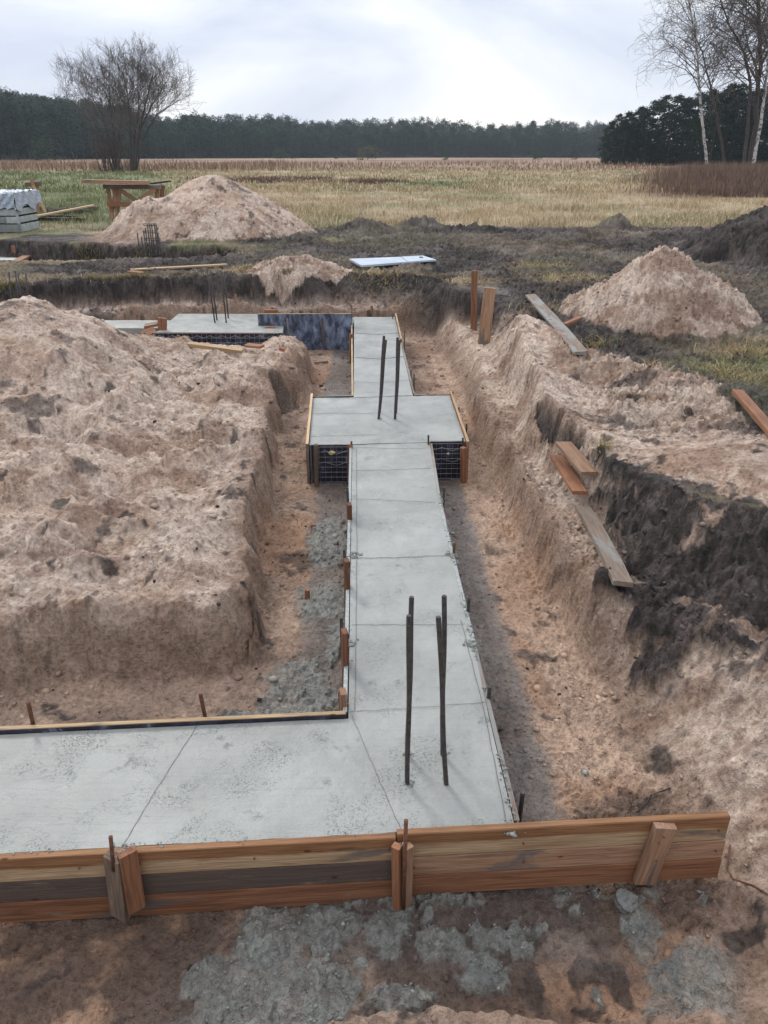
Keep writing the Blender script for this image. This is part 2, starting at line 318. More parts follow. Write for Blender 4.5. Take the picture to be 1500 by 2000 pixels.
#       name, cx, cy, h, rx, ry, power
PILES = [('big_left', -4.0, 8.3, .90, 1.85, 2.1, 0), ('far', -4.5, 21.6, 1.45, 2.75, 2.6, 0), ('right', 3.62, 10.2, .80, 1.28, 1.45, 0),
         ('small', -1.55, 14.0, .36, .95, .75, 0), ('dark', 8.6, 16.6, 1.25, 2.6, 1.6, 0)]
def pile_f(x, y, P):
    _, cx, cy, h, rx, ry, _ = P
    dx = (x-cx)/rx; dy = (y-cy)/ry; r = np.sqrt(dx*dx+dy*dy)*(1+.10*vn(x*1.1/rx*2+cx, y*1.1/ry*2, 5)+.05*vn(x*3/rx+cx, y*3/ry, 6))
    k = .2; return np.clip((math.sqrt(1+k*k)-np.sqrt(r*r+k*k))/(math.sqrt(1+k*k)-k), 0, 1)
BUMPS = [(-1.35, 6.1, .06, .5, .4), (-2.6, 5.5, .12, .9, .4), (-2.4, 10.75, -.11, 1.1, .3), (-2.5, 10.2, -.06, .7, .4), (-1.15, 9.6, .08, .3, .5), (-3.2, 4.7, .16, 1.1, .5), (-2.35, 8.3, -.10, .5, .9), (-1.6, 7.6, -.05, .5, .4),
         (-2.5, 6.6, -.08, .9, .35), (-1.7, 5.1, -.05, .6, .3), (1.9, 7.1, -.20, .75, 2.0), (1.3, 5.6, -.03, .2, .8), (-6.1, 18.9, .0, 1, 1), (-6.35, 20.3, .42, .95, .7), (1.75, 8.9, .14, .4, 1.0), (1.5, 7.3, .08, .3, .7), (1.95, 2.9, .16, .55, .35), (1.75, 3.35, .05, .3, .3), (2.2, 2.2, .1, .6, .5),
         (-.7, 22.6, .22, 1.0, .35), (.9, 22.2, .26, 1.1, .4), (2.6, 22.3, .16, 1.2, .3), (5.2, 20.7, .18, 1.3, .5), (6.6, 22.9, .34, .5, .35), (7.6, 20.0, .2, 1.2, .4), (3.2, 18.4, .14, .7, .3), (-1.9, 19.0, .16, .6, .3), (-.2, 17.4, .05, .4, .2)]
RIDGES = [([(450, 690), (360, 735), (290, 775), (200, 850), (110, 905)], .20, .22), ([(560, 700), (440, 765), (410, 840)], .11, .16), ([(450, 880), (300, 930), (190, 1010), (60, 1080)], .15, .22),
          ([(545, 930), (400, 985), (300, 1050)], .07, .13), ([(60, 840), (220, 830), (330, 800)], .08, .12), ([(500, 1080), (330, 1110), (200, 1180)], .07, .16), ([(120, 1110), (60, 1190)], .09, .15),
          ([(1180, 1240), (1260, 1330), (1330, 1450)], .07, .10), ([(1240, 1290), (1370, 1290), (1440, 1330)], .07, .09), ([(1330, 1480), (1420, 1560)], .05, .08), ([(960, 760), (1010, 880), (1060, 1000)], .05, .06), ([(1000, 700), (1060, 830), (1110, 900)], .06, .07)]
RIDGES = [([tuple(at(a, b, .1))[:2] for a, b in r[0]], r[1], r[2]) for r in RIDGES]
TUFTS = polyP([(740, 535), (480, 530), (1060, 520), (1110, 545), (900, 548), (640, 470), (560, 510), (1480, 700), (1430, 720)], .45)
def terrain(x, y, detail=True):
    """height, colour(rgb), roughness, grassiness (all arrays)"""
    near = y < 30
    D = np.hypot(x, y)
    z = GZ + .05*fbm(x, y, .12, 3, 1)*ss(3, 20, y) + ss(60, 300, y)*.3*vn(x*.01, y*.01, 3)
    n1 = fbm(x, y, 1.3, 4, 11); n2 = fbm(x, y, 5, 4, 12); n3 = fbm(x, y, 22, 3, 13); n4 = fbm(x, y, 70, 2, 14)
    wx = x+.10*n1+.035*n2+.02*n3; wy = y+.10*fbm(x, y, 1.3, 3, 21)+.035*fbm(x, y, 5, 3, 22)+.02*n4
    dE = sdf(wx, wy, E_POLY); nb_ = fbm(x, y, 2.6, 3, 23)*ss(-.6, -.8, x); dT = sdf(x+.03*n2+.03*n1+.012*n3+.07*nb_, y+.03*n2+.012*n3+.10*nb_+.07*n1*(x < -.7), T_POLY); dS = sdf(wx, wy, S_POLY); dK = sdf(wx+.1*n2, wy+.1*n2, K_POLY); dK2 = sdf(wx, wy, K2_POLY)
    dT2 = sdf(wx, wy, T2_POLY)
    # churned mud band beyond the pit
    band = ss(13.0, 13.8, y)*ss(24.3, 22.6, y+.35*n1)*ss(-7, -3.0, x-.2*(y-13)) + ss(12.4, 13.2, y)*ss(16.2, 15.6, y)*.8
    band = np.maximum(band, ss(1.7, 2.1, x)*ss(24.3, 22.6, y)*ss(5, 6, y)); band = np.clip(band, 0, 1)
    z = z + band*(.06*n2+.09*n1+.02*n3)
    z = z+.07*ss(.05, -.25, dS)+ .03*n2*ss(.05, -.2, dS)
    jg = fbm(x, y, 9, 5, 141, .65)*.10
    # slope widths
    wE = .16 + .95*np.exp(-((x-.1)/.9)**2-((y-13.6)/1.0)**2) + 1.0*np.exp(-((x-2.7)/.9)**2-((y-3.9)/.9)**2) + .25*np.exp(-((y-10)/1.2)**2)*(x > 0) + .05*ss(5.6, 6.4, y)*(x > 0)*ss(9.5, 8.5, y)
    lb_ = ss(-.9, -1.4, x)*ss(3.9, 4.6, y)
    lvl = .03+.05*n1+.03*n2+lb_*(.09*fbm(x*.9+y*.3, y*1.5, 1.0, 3, 37)+.05*fbm(x, y, 2.4, 3, 38))
    lvl = lvl - .33*np.exp(-((x-.1)/.8)**2-((y-13.2)/.45)**2)*0
    s = ss(-1, 0, dE/wE); z = lvl+(z-lvl)*s; wl_ = s*(1-s)*5*(wE < .6)
    for bx, by, bh, rx, ry in BUMPS:
        r2 = ((x-bx)/rx)**2+((y-by)/ry)**2; z = z+bh*np.exp(-1.5*r2)*(1+.35*n2)
    for pts_, rh, rw in RIDGES:
        d_ = np.full(x.shape, 1e9); sd_ = np.zeros(x.shape)
        for (ax, ay), (bx, by) in zip(pts_[:-1], pts_[1:]):
            ex, ey = bx-ax, by-ay; t_ = np.clip(((wx-ax)*ex+(wy-ay)*ey)/(ex*ex+ey*ey), 0, 1); dd = np.hypot(wx-ax-t_*ex, wy-ay-t_*ey); m_ = dd < d_
            d_ = np.where(m_, dd, d_); sd_ = np.where(m_, (wx-ax)*ey-(wy-ay)*ex, sd_)
        wd = rw*np.where(sd_ > 0, .55, 1.5); z = z+rh*np.exp(-(d_/wd)**1.4)*(.8+.5*n2)
    for P in PILES:
        f = pile_f(x, y, P); z = z+P[3]*f
    # trenches
    wT = .12+.10*(x < -.8)*ss(4.2, 3.8, y)+.02*ss(.3, .9, x)*ss(9.5, 7, y)+.25*ss(.3, .9, x)*ss(8, 10, y) + .45*ss(3.9, 3.2, y)*ss(1.0, 1.3, x)  - .02*(y < 1.8)
    fl = -.36+.018*n1+.012*n2+.004*n3
    s = ss(0, 1, dT/wT); wl_ = np.maximum(wl_, s*(1-s)*5); terr = .05*np.clip(n2+.3, 0, 1)*ss(0, .1, dT)*ss(.3, .15, dT)
    z = fl+(z-fl)*s-terr*.5
    # spoil ledge under the far wall
    s2 = ss(0, 1, dT2/.3); z = (-.1+.05*n2)+(z-(-.1+.05*n2))*s2
    # dark slope is lumpy
    kk = ss(.03, -.03, dK+jg*1.3); z = z+kk*(.07*n2+.04*n1+.03*n3+.03)
    gash = ss(.02, -.03, dK2+jg*.8); z = z-gash*.12
    # ------------- soils
    sand = np.clip(np.maximum(ss(.04, -.02, dS+1.6*jg), ss(-.04, -.09, dE+jg)), 0, 1)
    pile_m = np.zeros_like(x)
    for P in PILES[:4]: pile_m = np.maximum(pile_m, ss(.04, .08, pile_f(x, y, P)+.04*n2+.5*jg))
    pile_m = np.maximum(pile_m, np.exp(-(((x+6.3)/1.15)**2+((y-20.2)/1.1)**2)**2))
    sand = np.maximum(sand, pile_m)
    floor = ss(.10, .0, dT)
    # dark topsoil layer exposed in the cut faces of the old ground
    cut = ss(-.05-wE, -.02-wE*.3, dE)*ss(.25, .02, dE)
    farcut = cut*np.clip(ss(10.2, 10.9, y)+ss(6.5, 5.5, y)*0, 0, 1)
    farcut = farcut*ss(.9, .3, pile_m)
    farcut = np.maximum(farcut, ss(.26, .20, dT2+jg))
    dk = np.maximum(np.maximum(kk, gash), farcut)
    darkp = ss(.02, .10, pile_f(x, y, PILES[4])); 
    # sparse smears and lumps of dark soil on the sand
    sm = ss(.34, .46, fbm(x, y, 1.6, 6, 61, .6))*.7*sand*ss(3.0, 4.2, y+.0*x)
    sm = np.maximum(sm, ss(.42, .55, fbm(x, y, 6, 4, 62))*.8*sand); sm = sm*(1-ss(.8, .9, x)*ss(1.6, 1.5, x)*ss(4.5, 5, y))
    sm = sm*(1-.85*ss(.05, .2, pile_f(x, y, PILES[2]))); sm = np.maximum(sm, ss(.25, .5, fbm(x, y, 1.1, 4, 66))*.8*ss(.3, .7, pile_f(x, y, PILES[0])))
    rightnear = ss(1.5, 2.1, x)*ss(3.3, 2.8, y)
    sm = np.maximum(sm, rightnear*ss(.05, .22, n2+.3*n1+2*jg)*.75)
    kh = kk*ss(.22, .34, fbm(x, y, 2.3, 5, 151, .6))*.75; dk = dk*(1-kh)
    dk = np.clip(np.maximum(dk, sm), 0, 1)
    q1, q2, q3 = n1, n2, n3; n2 = fbm3(x, y, z, 5, 4, 12); n3 = fbm3(x, y, z, 24, 4, 13, .65)
    wallT = np.clip(s*(1-s)*5, 0, 1) if False else np.clip(wl_, 0, 1)
    def C(*c): return np.array(c)[None, :]
    def mix(a, b, m): return a+(b-a)*m[:, None]
    dry = np.clip(.56+.5*n1+1.1*n3+.5*n2, 0, 1)
    cs = mix(C(.30, .208, .158)+0*x[:, None], C(.61, .488, .395), dry)
    warm = ss(.1, .5, fbm(x, y, .8, 4, 71)); cs = mix(cs, C(.37, .235, .16), warm*.45)
    mo = ss(.10, .24, fbm(x*.9+y*.4, y*1.3, 1.9, 5, 73, .6)); cs = mix(cs, mix(C(.23, .148, .105)+0*x[:, None], C(.34, .225, .155), np.clip(.5+n3+.5*n2, 0, 1)), mo*.75)
    pb = ss(.12, .3, fbm(x*.8-y*.3, y*1.5, 3.1, 5, 74, .6)); cs = mix(cs, C(.62, .52, .43), pb*.35)
    # moist walls / floor
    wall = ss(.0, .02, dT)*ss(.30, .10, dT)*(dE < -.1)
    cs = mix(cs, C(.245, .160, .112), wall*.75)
    cf = mix(C(.22, .150, .110)+0*x[:, None], C(.50, .355, .26), np.clip(.45+.8*n1+.5*n2+.5*n3+.25*(x > .7), 0, 1))
    org = ss(0, .4, fbm(x, y, 1.1, 3, 81)); cf = mix(cf, C(.36, .205, .12), org*.55)
    cs = mix(cs, cf, floor)
    mud = mix(C(.030, .025, .023)+0*x[:, None], C(.145, .122, .108), np.clip(.38+.6*n1+.7*n2+.9*n3, 0, 1))
    mud = mix(mud, C(.21, .19, .17), ss(.35, .6, fbm(x, y, 1.0, 4, 91))*.6)
    # grass cover of the old ground
    green = fbm(x, y, .25, 4, 101)+.3*n1
    straw = mix(C(.22, .172, .100)+0*x[:, None], C(.43, .335, .215), np.clip(.5+.6*n2+.4*n1, 0, 1))
    grs = mix(C(.105, .125, .055)+0*x[:, None], C(.17, .185, .085), np.clip(.5+.6*n2, 0, 1))
    gm = ss(.0, .30, green+.25*ss(60, 30, y)*0)
    # long zones across the meadow
    X = x/np.maximum(y, 1)                        # bearing
    leftg = ss(-.20, -.30, X+.05*n1)*ss(22, 26, y)*ss(110, 90, y)
    midg = np.exp(-((X-.06)/.09)**2)*np.exp(-((y-58)/10)**2)
    gm = np.clip(np.maximum(np.maximum(gm*.55*ss(24, 35, y)+gm*.8*ss(30, 22, y), leftg*(1.0+.3*n1)), midg), 0, 1)
    fld = mix(straw, grs, gm)
    red = np.clip(ss(95, 125, y+8*n1)*.9+ .9*np.exp(-((X+.10)/.09)**2)*np.exp(-((y-62)/5)**2)*(n2+.8)+ss(.28, .36, X+.03*n1)*ss(37, 42, y), 0, 1)
    redc = mix(C(.15, .090, .060)+0*x[:, None], C(.26, .170, .115), np.clip(.5+.8*vn(x*.05, y*.02, 7)+.4*n1, 0, 1))
    fld = mix(fld, redc, red)
    pale = np.exp(-((y-260)/80)**2)*ss(.0, .5, vn(x*.02, y*.01, 17)); fld = mix(fld, C(.33, .26, .18), np.clip(pale, 0, 1)*.7)
    grassy = np.clip(ss(.05, .35, fbm(x, y, .7, 4, 111)+.15)*(1-.78*band*ss(-4, -2.5, x)-.55*band*ss(-2.5, -4, x))+ss(22.4, 24.3, y+.35*n1), 0, 1)
    for tx, ty in TUFTS: grassy = np.maximum(grassy, np.exp(-((x-tx)/.55)**2-((y-ty)/.5)**2)*1.3*ss(-.2, .2, n2+.15))
    rightg = np.exp(-((x-4.3)/.6)**2-((y-8.3)/.9)**2)*.9*ss(-.1, .2, n2+.1*n1); grassy = np.maximum(grassy, rightg)
    grassy = np.clip(grassy*(1-sand)*(1-darkp), 0, 1)*(s2)*ss(-.04, .04, dE)
    old = mix(mud, fld, np.clip(grassy, 0, 1))
    c = mix(old, cs, sand); 
    dsoil = mix(C(.024, .020, .019)+0*x[:, None], C(.105, .085, .076), np.clip(.4+.7*n2+1.1*n3+.3*n1, 0, 1))
    c = mix(c, dsoil, np.maximum(dk, darkp))
    rough = np.ones_like(x)
    # blinding layer and spilt grey concrete on the trench floor
    beamR = .515-.0337*(y-2.19); beamL = -.17-.0345*(y-2.87)
    bl = ss(beamR+.36+.04*n1, beamR+.27+.04*n1, x+.03*n2)*(x > beamR-.1)*ss(2.3, 2.6, y)*ss(8.5, 7, y)
    bl = np.maximum(bl, (x < beamL+.1)*ss(beamL-.36, beamL-.26, x+.04*n2)*ss(2.8, 3.0, y)*ss(9.0, 8.6, y)*.9)
    bl = np.maximum(bl, (x < beamL+.1)*ss(-.80, -.74, x)*ss(8.6, 8.8, y))
    bl = np.maximum(bl, ss(1.75, 1.9, y)*ss(2.3, 2.2, y)*ss(.95, .85, x+.05*n1)*ss(-.6, -.2, x+.2*n1)*.8)
    bl = bl*floor
    cb = mix(C(.13, .108, .094)+0*x[:, None], C(.205, .19, .175), np.clip(.5+.9*n1, 0, 1)); c = mix(c, cb, bl*.85); rough = rough-.35*bl
    sl = np.zeros_like(x)
    jag = fbm(x, y, 7, 5, 131, .7)
    for sx, sy, rx, ry in SLOP:
        r = np.sqrt(((x-sx)/rx)**2+((y-sy)/ry)**2)+.25*q1+.75*jag; sl = np.maximum(sl, ss(1.04, .80, r)*(.72+.28*ss(-.1, .1, jag)))
    sl = np.maximum(sl, ss(.26, .34, fbm(x, y, 4, 5, 133, .65))*ss(2.25, 2.1, y)*ss(-.9, -.5, x)*.9)
    sl = np.maximum(sl, ss(.02, .10, fbm(x, y, 3, 4, 134, .6)+.1)*ss(2.0, 1.9, y)*ss(.85, .95, x)*.6)
    sl = sl*floor
    darkfl = floor*ss(-.05, .3, fbm(x, y, 2.6, 5, 121, .6)+.22*(y < 2.2))*ss(3.4, 3.0, y); c = mix(c, C(.085, .062, .052), darkfl*.75)
    cg = mix(C(.175, .178, .160)+0*x[:, None], C(.31, .315, .285), np.clip(.5+.6*n3+.4*n2, 0, 1)); c = mix(c, cg, sl); rough = rough-.55*sl
    bw = ss(-.72, -.6, x)*floor*ss(8.6, 8.8, y)*0
    z = z+sl*(.010+.022*q3+.022*q2+.035*np.clip(fbm(x, y, 11, 4, 135), 0, 1))
    # ------------- fine relief
    if detail:
        c1, id1 = cell(x+.02*n3, y+.02*n3, 16, 3); c2, id2 = cell(x, y+.01*n3, 42, 4)
        lump1 = np.clip(.42-c1, 0, 1)*np.clip(id1*1.8-.75, 0, 1); lump2 = np.clip(.45-c2, 0, 1)*np.clip(id2*1.6-.4, 0, 1)
        rid = 1-np.abs(fbm(x, y, 9, 3, 31)); 
        am = ss(26, 20, y)*(.35+.65*ss(-.3, .5, n1+.5*fbm(x, y, 2.5, 3, 44)))
        soft = 1-.65*bl
        n2, n3 = q2, q3; onp = np.maximum(ss(.05, .3, pile_f(x, y, PILES[2])), .6*ss(.05, .3, pile_f(x, y, PILES[0])))
        blk = ss(-.05, -.3, dE)*(1-floor)*ss(-.7, -1.0, x)
        z = z+blk*(.16*(1-np.abs(fbm(x*.8+y*.35, y*1.2-x*.3, .9, 4, 33)))**3-.09)*ss(3.6, 4.3, y)
        cr_ = fbm(x*.7, y*1.4, 30, 3, 35, .6)
        z = z+am*soft*(1-.8*wallT)*(.016*n3*(1-.6*onp)+.010*n4+.014*np.abs(cr_)*(1-.4*floor)+.030*lump1+.012*lump2+.034*(rid-.75)*(1-.7*onp)+.012*fbm(x*.8+y*.5, y*1.3-x*.4, 13, 3, 36, .6)*(1-.6*onp)*(1-floor*.5)*(1-.5*onp))+ band*.04*n3
        ch = np.clip(lump1*4, 0, 1)*(id1 > .8)*.6*sand*(1-floor); c = mix(c, C(.06, .05, .045), ch*(fbm(x, y, 1.2, 2, 45) > .05))
    return z, np.clip(c, .01, .8), rough, grassy, fld
SLOP = [(-.36, 1.66, .30, .20), (-.44, 1.95, .14, .16), (-.62, 1.80, .13, .08), (.02, 1.97, .10, .12), (.22, 1.92, .13, .07), (-.20, 2.02, .12, .08), (.38, 1.83, .12, .09), (.05, 1.72, .12, .05),
        (1.18, 1.78, .22, .14), (1.0, 1.98, .10, .08), (-.47, 3.35, .22, .42), (-.5, 3.0, .25, .15), (-.42, 4.35, .20, .28), (-.44, 5.3, .17, .42), (-.8, 3.2, .14, .08), (-.30, 3.9, .05, .3)]

def rows():
    ys = list(np.linspace(-6, .7, 24)); y = .75
    while y < 27: ys.append(y); y += (.0032+.0030*y)*(.4 if 12.6 < y < 13.9 or 18.2 < y < 19.9 else 1)
    while y < 3000: ys.append(y); y *= 1.02
    return np.array(ys)
ys = rows(); us = np.linspace(-1, 1, 1151)
us = .80*us+.20*us**3
Wd = np.where(ys < 0, 6.0, 2.3+.80*ys)
Wd = np.where(ys < .7, 2.9+(.7-ys)*.6, Wd)
X = (us[None, :]*Wd[:, None]); Y = np.repeat(ys[:, None], len(us), 1)
shp = X.shape; x = X.ravel(); y = Y.ravel()
z = np.empty_like(x); C = np.empty((len(x), 4))
CH = 120000
for i in range(0, len(x), CH):
    a, b = x[i:i+CH], y[i:i+CH]; zz, cc, rr, _, _ = terrain(a, b); z[i:i+CH] = zz; C[i:i+CH, :3] = cc; C[i:i+CH, 3] = rr
# sideways crumble so that faces are not drawn-out curtains
am = ss(26, 18, y)
x2 = x+am*(.030*fbm3(x, y, z, 7, 4, 201, .6)+.008*fbm3(x, y, z, 40, 2, 203)); y2 = y+am*(.030*fbm3(x, y, z, 7, 4, 205, .6)+.008*fbm3(x, y, z, 40, 2, 207))
V = np.stack([x2, y2, z], 1)
nr, nc = shp
idx = np.arange(nr*nc).reshape(nr, nc)
F = np.stack([idx[:-1, :-1], idx[:-1, 1:], idx[1:, 1:], idx[1:, :-1]], -1).reshape(-1, 4)
fx = x[F[:, 0]]; fy = y[F[:, 0]]
own = np.zeros(len(F), int)
for k, P in enumerate(PILES):
    own[(pile_f(fx, fy, P) > .09)] = k+1
def submesh(name, mask):
    f = F[mask]; u, inv = np.unique(f, return_inverse=True); me = npmesh(name, V[u], inv.reshape(-1, 4)); setcol(me, C[u]); return me
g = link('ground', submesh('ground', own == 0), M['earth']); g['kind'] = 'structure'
PL = [('sand_pile', 'large pale heap of dug sand at the left edge, nearest of the heaps', 'sand heap'),
      ('sand_pile', 'tall greyish sand heap beyond the trenches, beside the timber trestle table', 'sand heap'),
      ('sand_pile', 'cone shaped brown sand heap on the right, beyond the loose plank', 'sand heap'),
      ('sand_pile', 'low pale sand heap behind the black formwork panel of the far trench', 'sand heap'),
      ('soil_pile', 'heap of black topsoil at the right edge in front of the meadow', 'soil heap')]
for k, (nm, lb, ct) in enumerate(PL):
    o = link(nm, submesh(nm, own == k+1), M['earth']); tag(o, lb, ct)
del F, V
def hz(px, py):
    a = np.array([float(px)]); b = np.array([float(py)]); return float(terrain(a, b, False)[0][0])
def hzv(ax, ay): return terrain(np.asarray(ax, float), np.asarray(ay, float), False)[0]
def on_ground(px, py, z0=.2):           # sight line to the modelled terrain
    d = ray(px, py); t0 = 1.0; best = None
    ts = np.linspace(1.2, 60, 3000); X_ = d.x*ts; Y_ = d.y*ts; Z_ = CAMH+d.z*ts; H_ = hzv(X_, Y_)
    i = int(np.argmax(Z_ < H_)); return Vector((X_[i], Y_[i], H_[i]))

# ------------------------------------------------------------------ builders for timber, bars, wires
def boxmesh(L_, W_, T_, bev=.0025, warp=0, seg=10, rag=0.0, chip=0):
    """length along X centred, width Y, thickness Z; gently warped, edges softened by a bevelled section"""
    b = min(bev, W_*.2, T_*.2); hw, ht = W_/2, T_/2
    sec = [(-hw+b, -ht), (hw-b, -ht), (hw, -ht+b), (hw, ht-b), (hw-b, ht), (-hw+b, ht), (-hw, ht-b), (-hw, -ht+b)]
    n = max(2, seg); V = []; F = []
    s0 = random.random()*10
    for i in range(n+1):
        u = i/n; X_ = (u-.5)*L_
        wz = warp*math.sin(u*math.pi)+rag*math.sin(u*9+s0)*.3; wy = warp*.5*math.sin(u*math.pi*1.3+s0)
        for (a, c_) in sec:
            k = 1+(rag*4)*(math.sin(u*23+s0+a*40)*.4+math.sin(u*57+s0*2)*.3)
            V.append((X_, a*k+wy, c_+wz))
    m = len(sec)
    for i in range(n):
        for j in range(m): F.append((i*m+j, i*m+(j+1) % m, (i+1)*m+(j+1) % m, (i+1)*m+j))
    F = [tuple(reversed(f)) for f in F]
    F.append(tuple(range(m))); F.append(tuple(reversed(range(n*m, n*m+m))))
    F = [tuple(reversed(f)) for f in F]
    me = bpy.data.meshes.new('board'); me.from_pydata(V, [], F); me.update(); return me
def board(name, p0, p1, W_, T_, m, up=(0, 0, 1), parent=None, **k):
    """thickness direction = up (made square to the length)"""
    p0, p1 = Vector(p0), Vector(p1); xx = (p1-p0); L_ = xx.length; xx.normalize(); zz = Vector(up); zz = (zz-xx*zz.dot(xx)).normalized(); yy = zz.cross(xx)
    me = boxmesh(L_, W_, T_, **k); me.name = name
    rot = Matrix((xx, yy, zz)).transposed().to_euler()
    return link(name, me, M[m] if isinstance(m, str) else m, parent, (p0+p1)/2, rot)
def tubemesh(pts, r, n=6, r2=None, cap=True):
    pts = [Vector(p) for p in pts]; V = []; F = []; k = len(pts); r2 = r if r2 is None else r2
    rad = r if isinstance(r, (list, tuple)) else [r+(r2-r)*i/(k-1) for i in range(k)]
    up = Vector((0, 0, 1))
    prev = None
    for i, p in enumerate(pts):
        d = (pts[min(i+1, k-1)]-pts[max(i-1, 0)]).normalized()
        if prev is None:
            a = d.cross(up); a = a if a.length > .1 else d.cross(Vector((1, 0, 0))); a.normalize()
        else: a = (prev-d*prev.dot(d)).normalized()
        prev = a; b = d.cross(a)
        for j in range(n):
            t = j*2*math.pi/n; V.append(p+(a*math.cos(t)+b*math.sin(t))*rad[i])
    for i in range(k-1):
        for j in range(n): F.append((i*n+j, i*n+(j+1) % n, (i+1)*n+(j+1) % n, (i+1)*n+j))
    if cap: F.append(tuple(reversed(range(n)))); F.append(tuple(range((k-1)*n, k*n)))
    return V, F
def tube(name, pts, r, m, parent=None, n=6, r2=None, smooth=True):
    o0 = Vector(pts[0]); V, F = tubemesh([Vector(p)-o0 for p in pts], r, n, r2)
    me = bpy.data.meshes.new(name); me.from_pydata([tuple(v) for v in V], [], F); me.update()
    if smooth: me.polygons.foreach_set('use_smooth', [True]*len(me.polygons))
    return link(name, me, M[m], parent, o0)
def rebar(name, p0, p1, r, m='steel', label=None, group=None, cat='steel bar', ribs=True, parent=None):
    p0, p1 = Vector(p0), Vector(p1); L_ = (p1-p0).length
    if ribs:
        k = max(4, int(L_/.0055)); pts = [p0.lerp(p1, i/k) for i in range(k+1)]; rad = [r*(1.0 if i % 2 else 1.16) for i in range(k+1)]; rad[-1] = r*.95
        for i in range(k+1):
            pts[i] = pts[i]+Vector((.0022*math.sin(i*.05+p0.x*30), .002*math.cos(i*.04+p0.x*9), 0))
    else: pts = [p0, p0.lerp(p1, .5), p1]; rad = [r]*3
    o = tube(name, pts, rad, m, parent, 8, smooth=not ribs)
    if label: tag(o, label, cat, group)
    return o
def lump(r, seed, sub=2, squash=.7):
    import bmesh
    bm = bmesh.new(); bmesh.ops.create_icosphere(bm, subdivisions=sub, radius=r)
    rr = random.Random(seed); ph = [rr.random()*9 for _ in range(6)]
    for v in bm.verts:
        c = v.co/r; k = 1+.22*math.sin(c.x*3+ph[0])*math.cos(c.y*4+ph[1])+.15*math.sin(c.z*6+ph[2]+c.x*3)+.08*math.sin(c.y*11+ph[3])*math.sin(c.x*9+ph[4]); v.co *= k; v.co.z *= squash
    me = bpy.data.meshes.new('lump'); bm.to_mesh(me); bm.free(); return me

# ------------------------------------------------------------------ concrete foundation (one poured body)
def foundation():
    Vs = []; Fs = []; off = 0
    def patch(A, B, C_, D_, h=0.0, bot=-.37):
        """A->B near edge, D->C far edge"""
        nonlocal off
        A, B, C_, D_ = [np.array(p, float) for p in (A, B, C_, D_)]
        nu = int(max(np.linalg.norm(B-A), np.linalg.norm(C_-D_))/.018)+2; nv = int(max(np.linalg.norm(D_-A), np.linalg.norm(C_-B))/(.018 if A[1] < 7 else .05))+2
        u, v = np.meshgrid(np.linspace(0, 1, nu), np.linspace(0, 1, nv)); u = u[..., None]; v = v[..., None]
        P = (A*(1-u)+B*u)*(1-v)+(D_*(1-u)+C_*u)*v
        xx = P[..., 0].ravel(); yy = P[..., 1].ravel()
        zz = h+.004*fbm(xx, yy, 1.4, 3, 301)+.0028*fbm(xx, yy, 14, 4, 302)*(.4+ss(-.2, .3, fbm(xx, yy, 2, 2, 303)))
        G = np.stack([xx, yy, zz], 1); id_ = np.arange(nu*nv).reshape(nv, nu)
        F = np.stack([id_[:-1, :-1], id_[:-1, 1:], id_[1:, 1:], id_[1:, :-1]], -1).reshape(-1, 4)
        ring = np.concatenate([id_[0, :], id_[1:, -1], id_[-1, -2::-1], id_[-2:0:-1, 0]])
        up_ = G[ring].copy(); low = G[ring].copy(); low[:, 2] = bot; base = nu*nv; k = len(ring); r_ = np.arange(k)
        SK = np.stack([base+r_, base+(r_+1) % k, base+k+(r_+1) % k, base+k+r_], -1)
        Vs.append(np.vstack([G, low, up_])); Fs.append(np.vstack([F, SK])+off); off += len(G)+2*k
    bR = lambda y: .515-.0337*(y-2.19); bL = lambda y: -.17-.0345*(y-2.87)
    patch((-4.2, 1.862), (-.146, 2.128), (-.165, 2.80), (-4.2, 2.52), 0)
    patch((-.146, 2.128), (.515, 2.172), (bR(2.8), 2.8), (-.165, 2.8), 0)
    patch((-.167, 2.8), (bR(2.8), 2.8), (.415, 6.55), (-.29, 6.49), 0)
    patch((-.68, 6.495), (.75, 6.585), (.72, 8.06), (-.77, 7.95), .0)
    patch((-.33, 7.99), (.315, 8.04), (.175, 12.45), (-.485, 12.45), 0)
    patch((-1.50, 11.79), (-.485, 11.79), (-.485, 12.45), (-1.55, 12.45), -.01)
    patch((-3.37, 11.28), (-1.50, 11.25), (-1.62, 12.70), (-3.40, 12.72), .002)
    patch((-7.5, 11.6), (-3.37, 11.62), (-3.38, 12.22), (-7.5, 12.2), -.006)
    me = npmesh('concrete_foundation', np.vstack(Vs), np.vstack(Fs))
    o = link('concrete_foundation', me, M['concrete'])
    tag(o, 'freshly poured light grey strip footing with square pad, running away through the trench', 'foundation')
foundation()
bR = lambda y: .515-.0337*(y-2.19)
bL = lambda y: -.17-.0345*(y-2.87)
FZ = -.37
# small separate footing seen far left
def prism(name, pts, z0, z1, m, parent=None):
    n = len(pts); V = [(x_, y_, z0) for x_, y_ in pts]+[(x_, y_, z1) for x_, y_ in pts]
    F = [tuple(reversed(range(n))), tuple(range(n, 2*n))]+[(i, (i+1) % n, n+(i+1) % n, n+i) for i in range(n)]
    me = bpy.data.meshes.new(name); me.from_pydata(V, [], F); me.update(); return link(name, me, M[m], parent)
pf = polyP([(-60, 508), (35, 508), (58, 496), (-60, 494)], .05)
o = prism('footing', pf, -.3, .05, 'concrete'); tag(o, 'small slab of poured concrete at the left edge of the far trench', 'foundation')
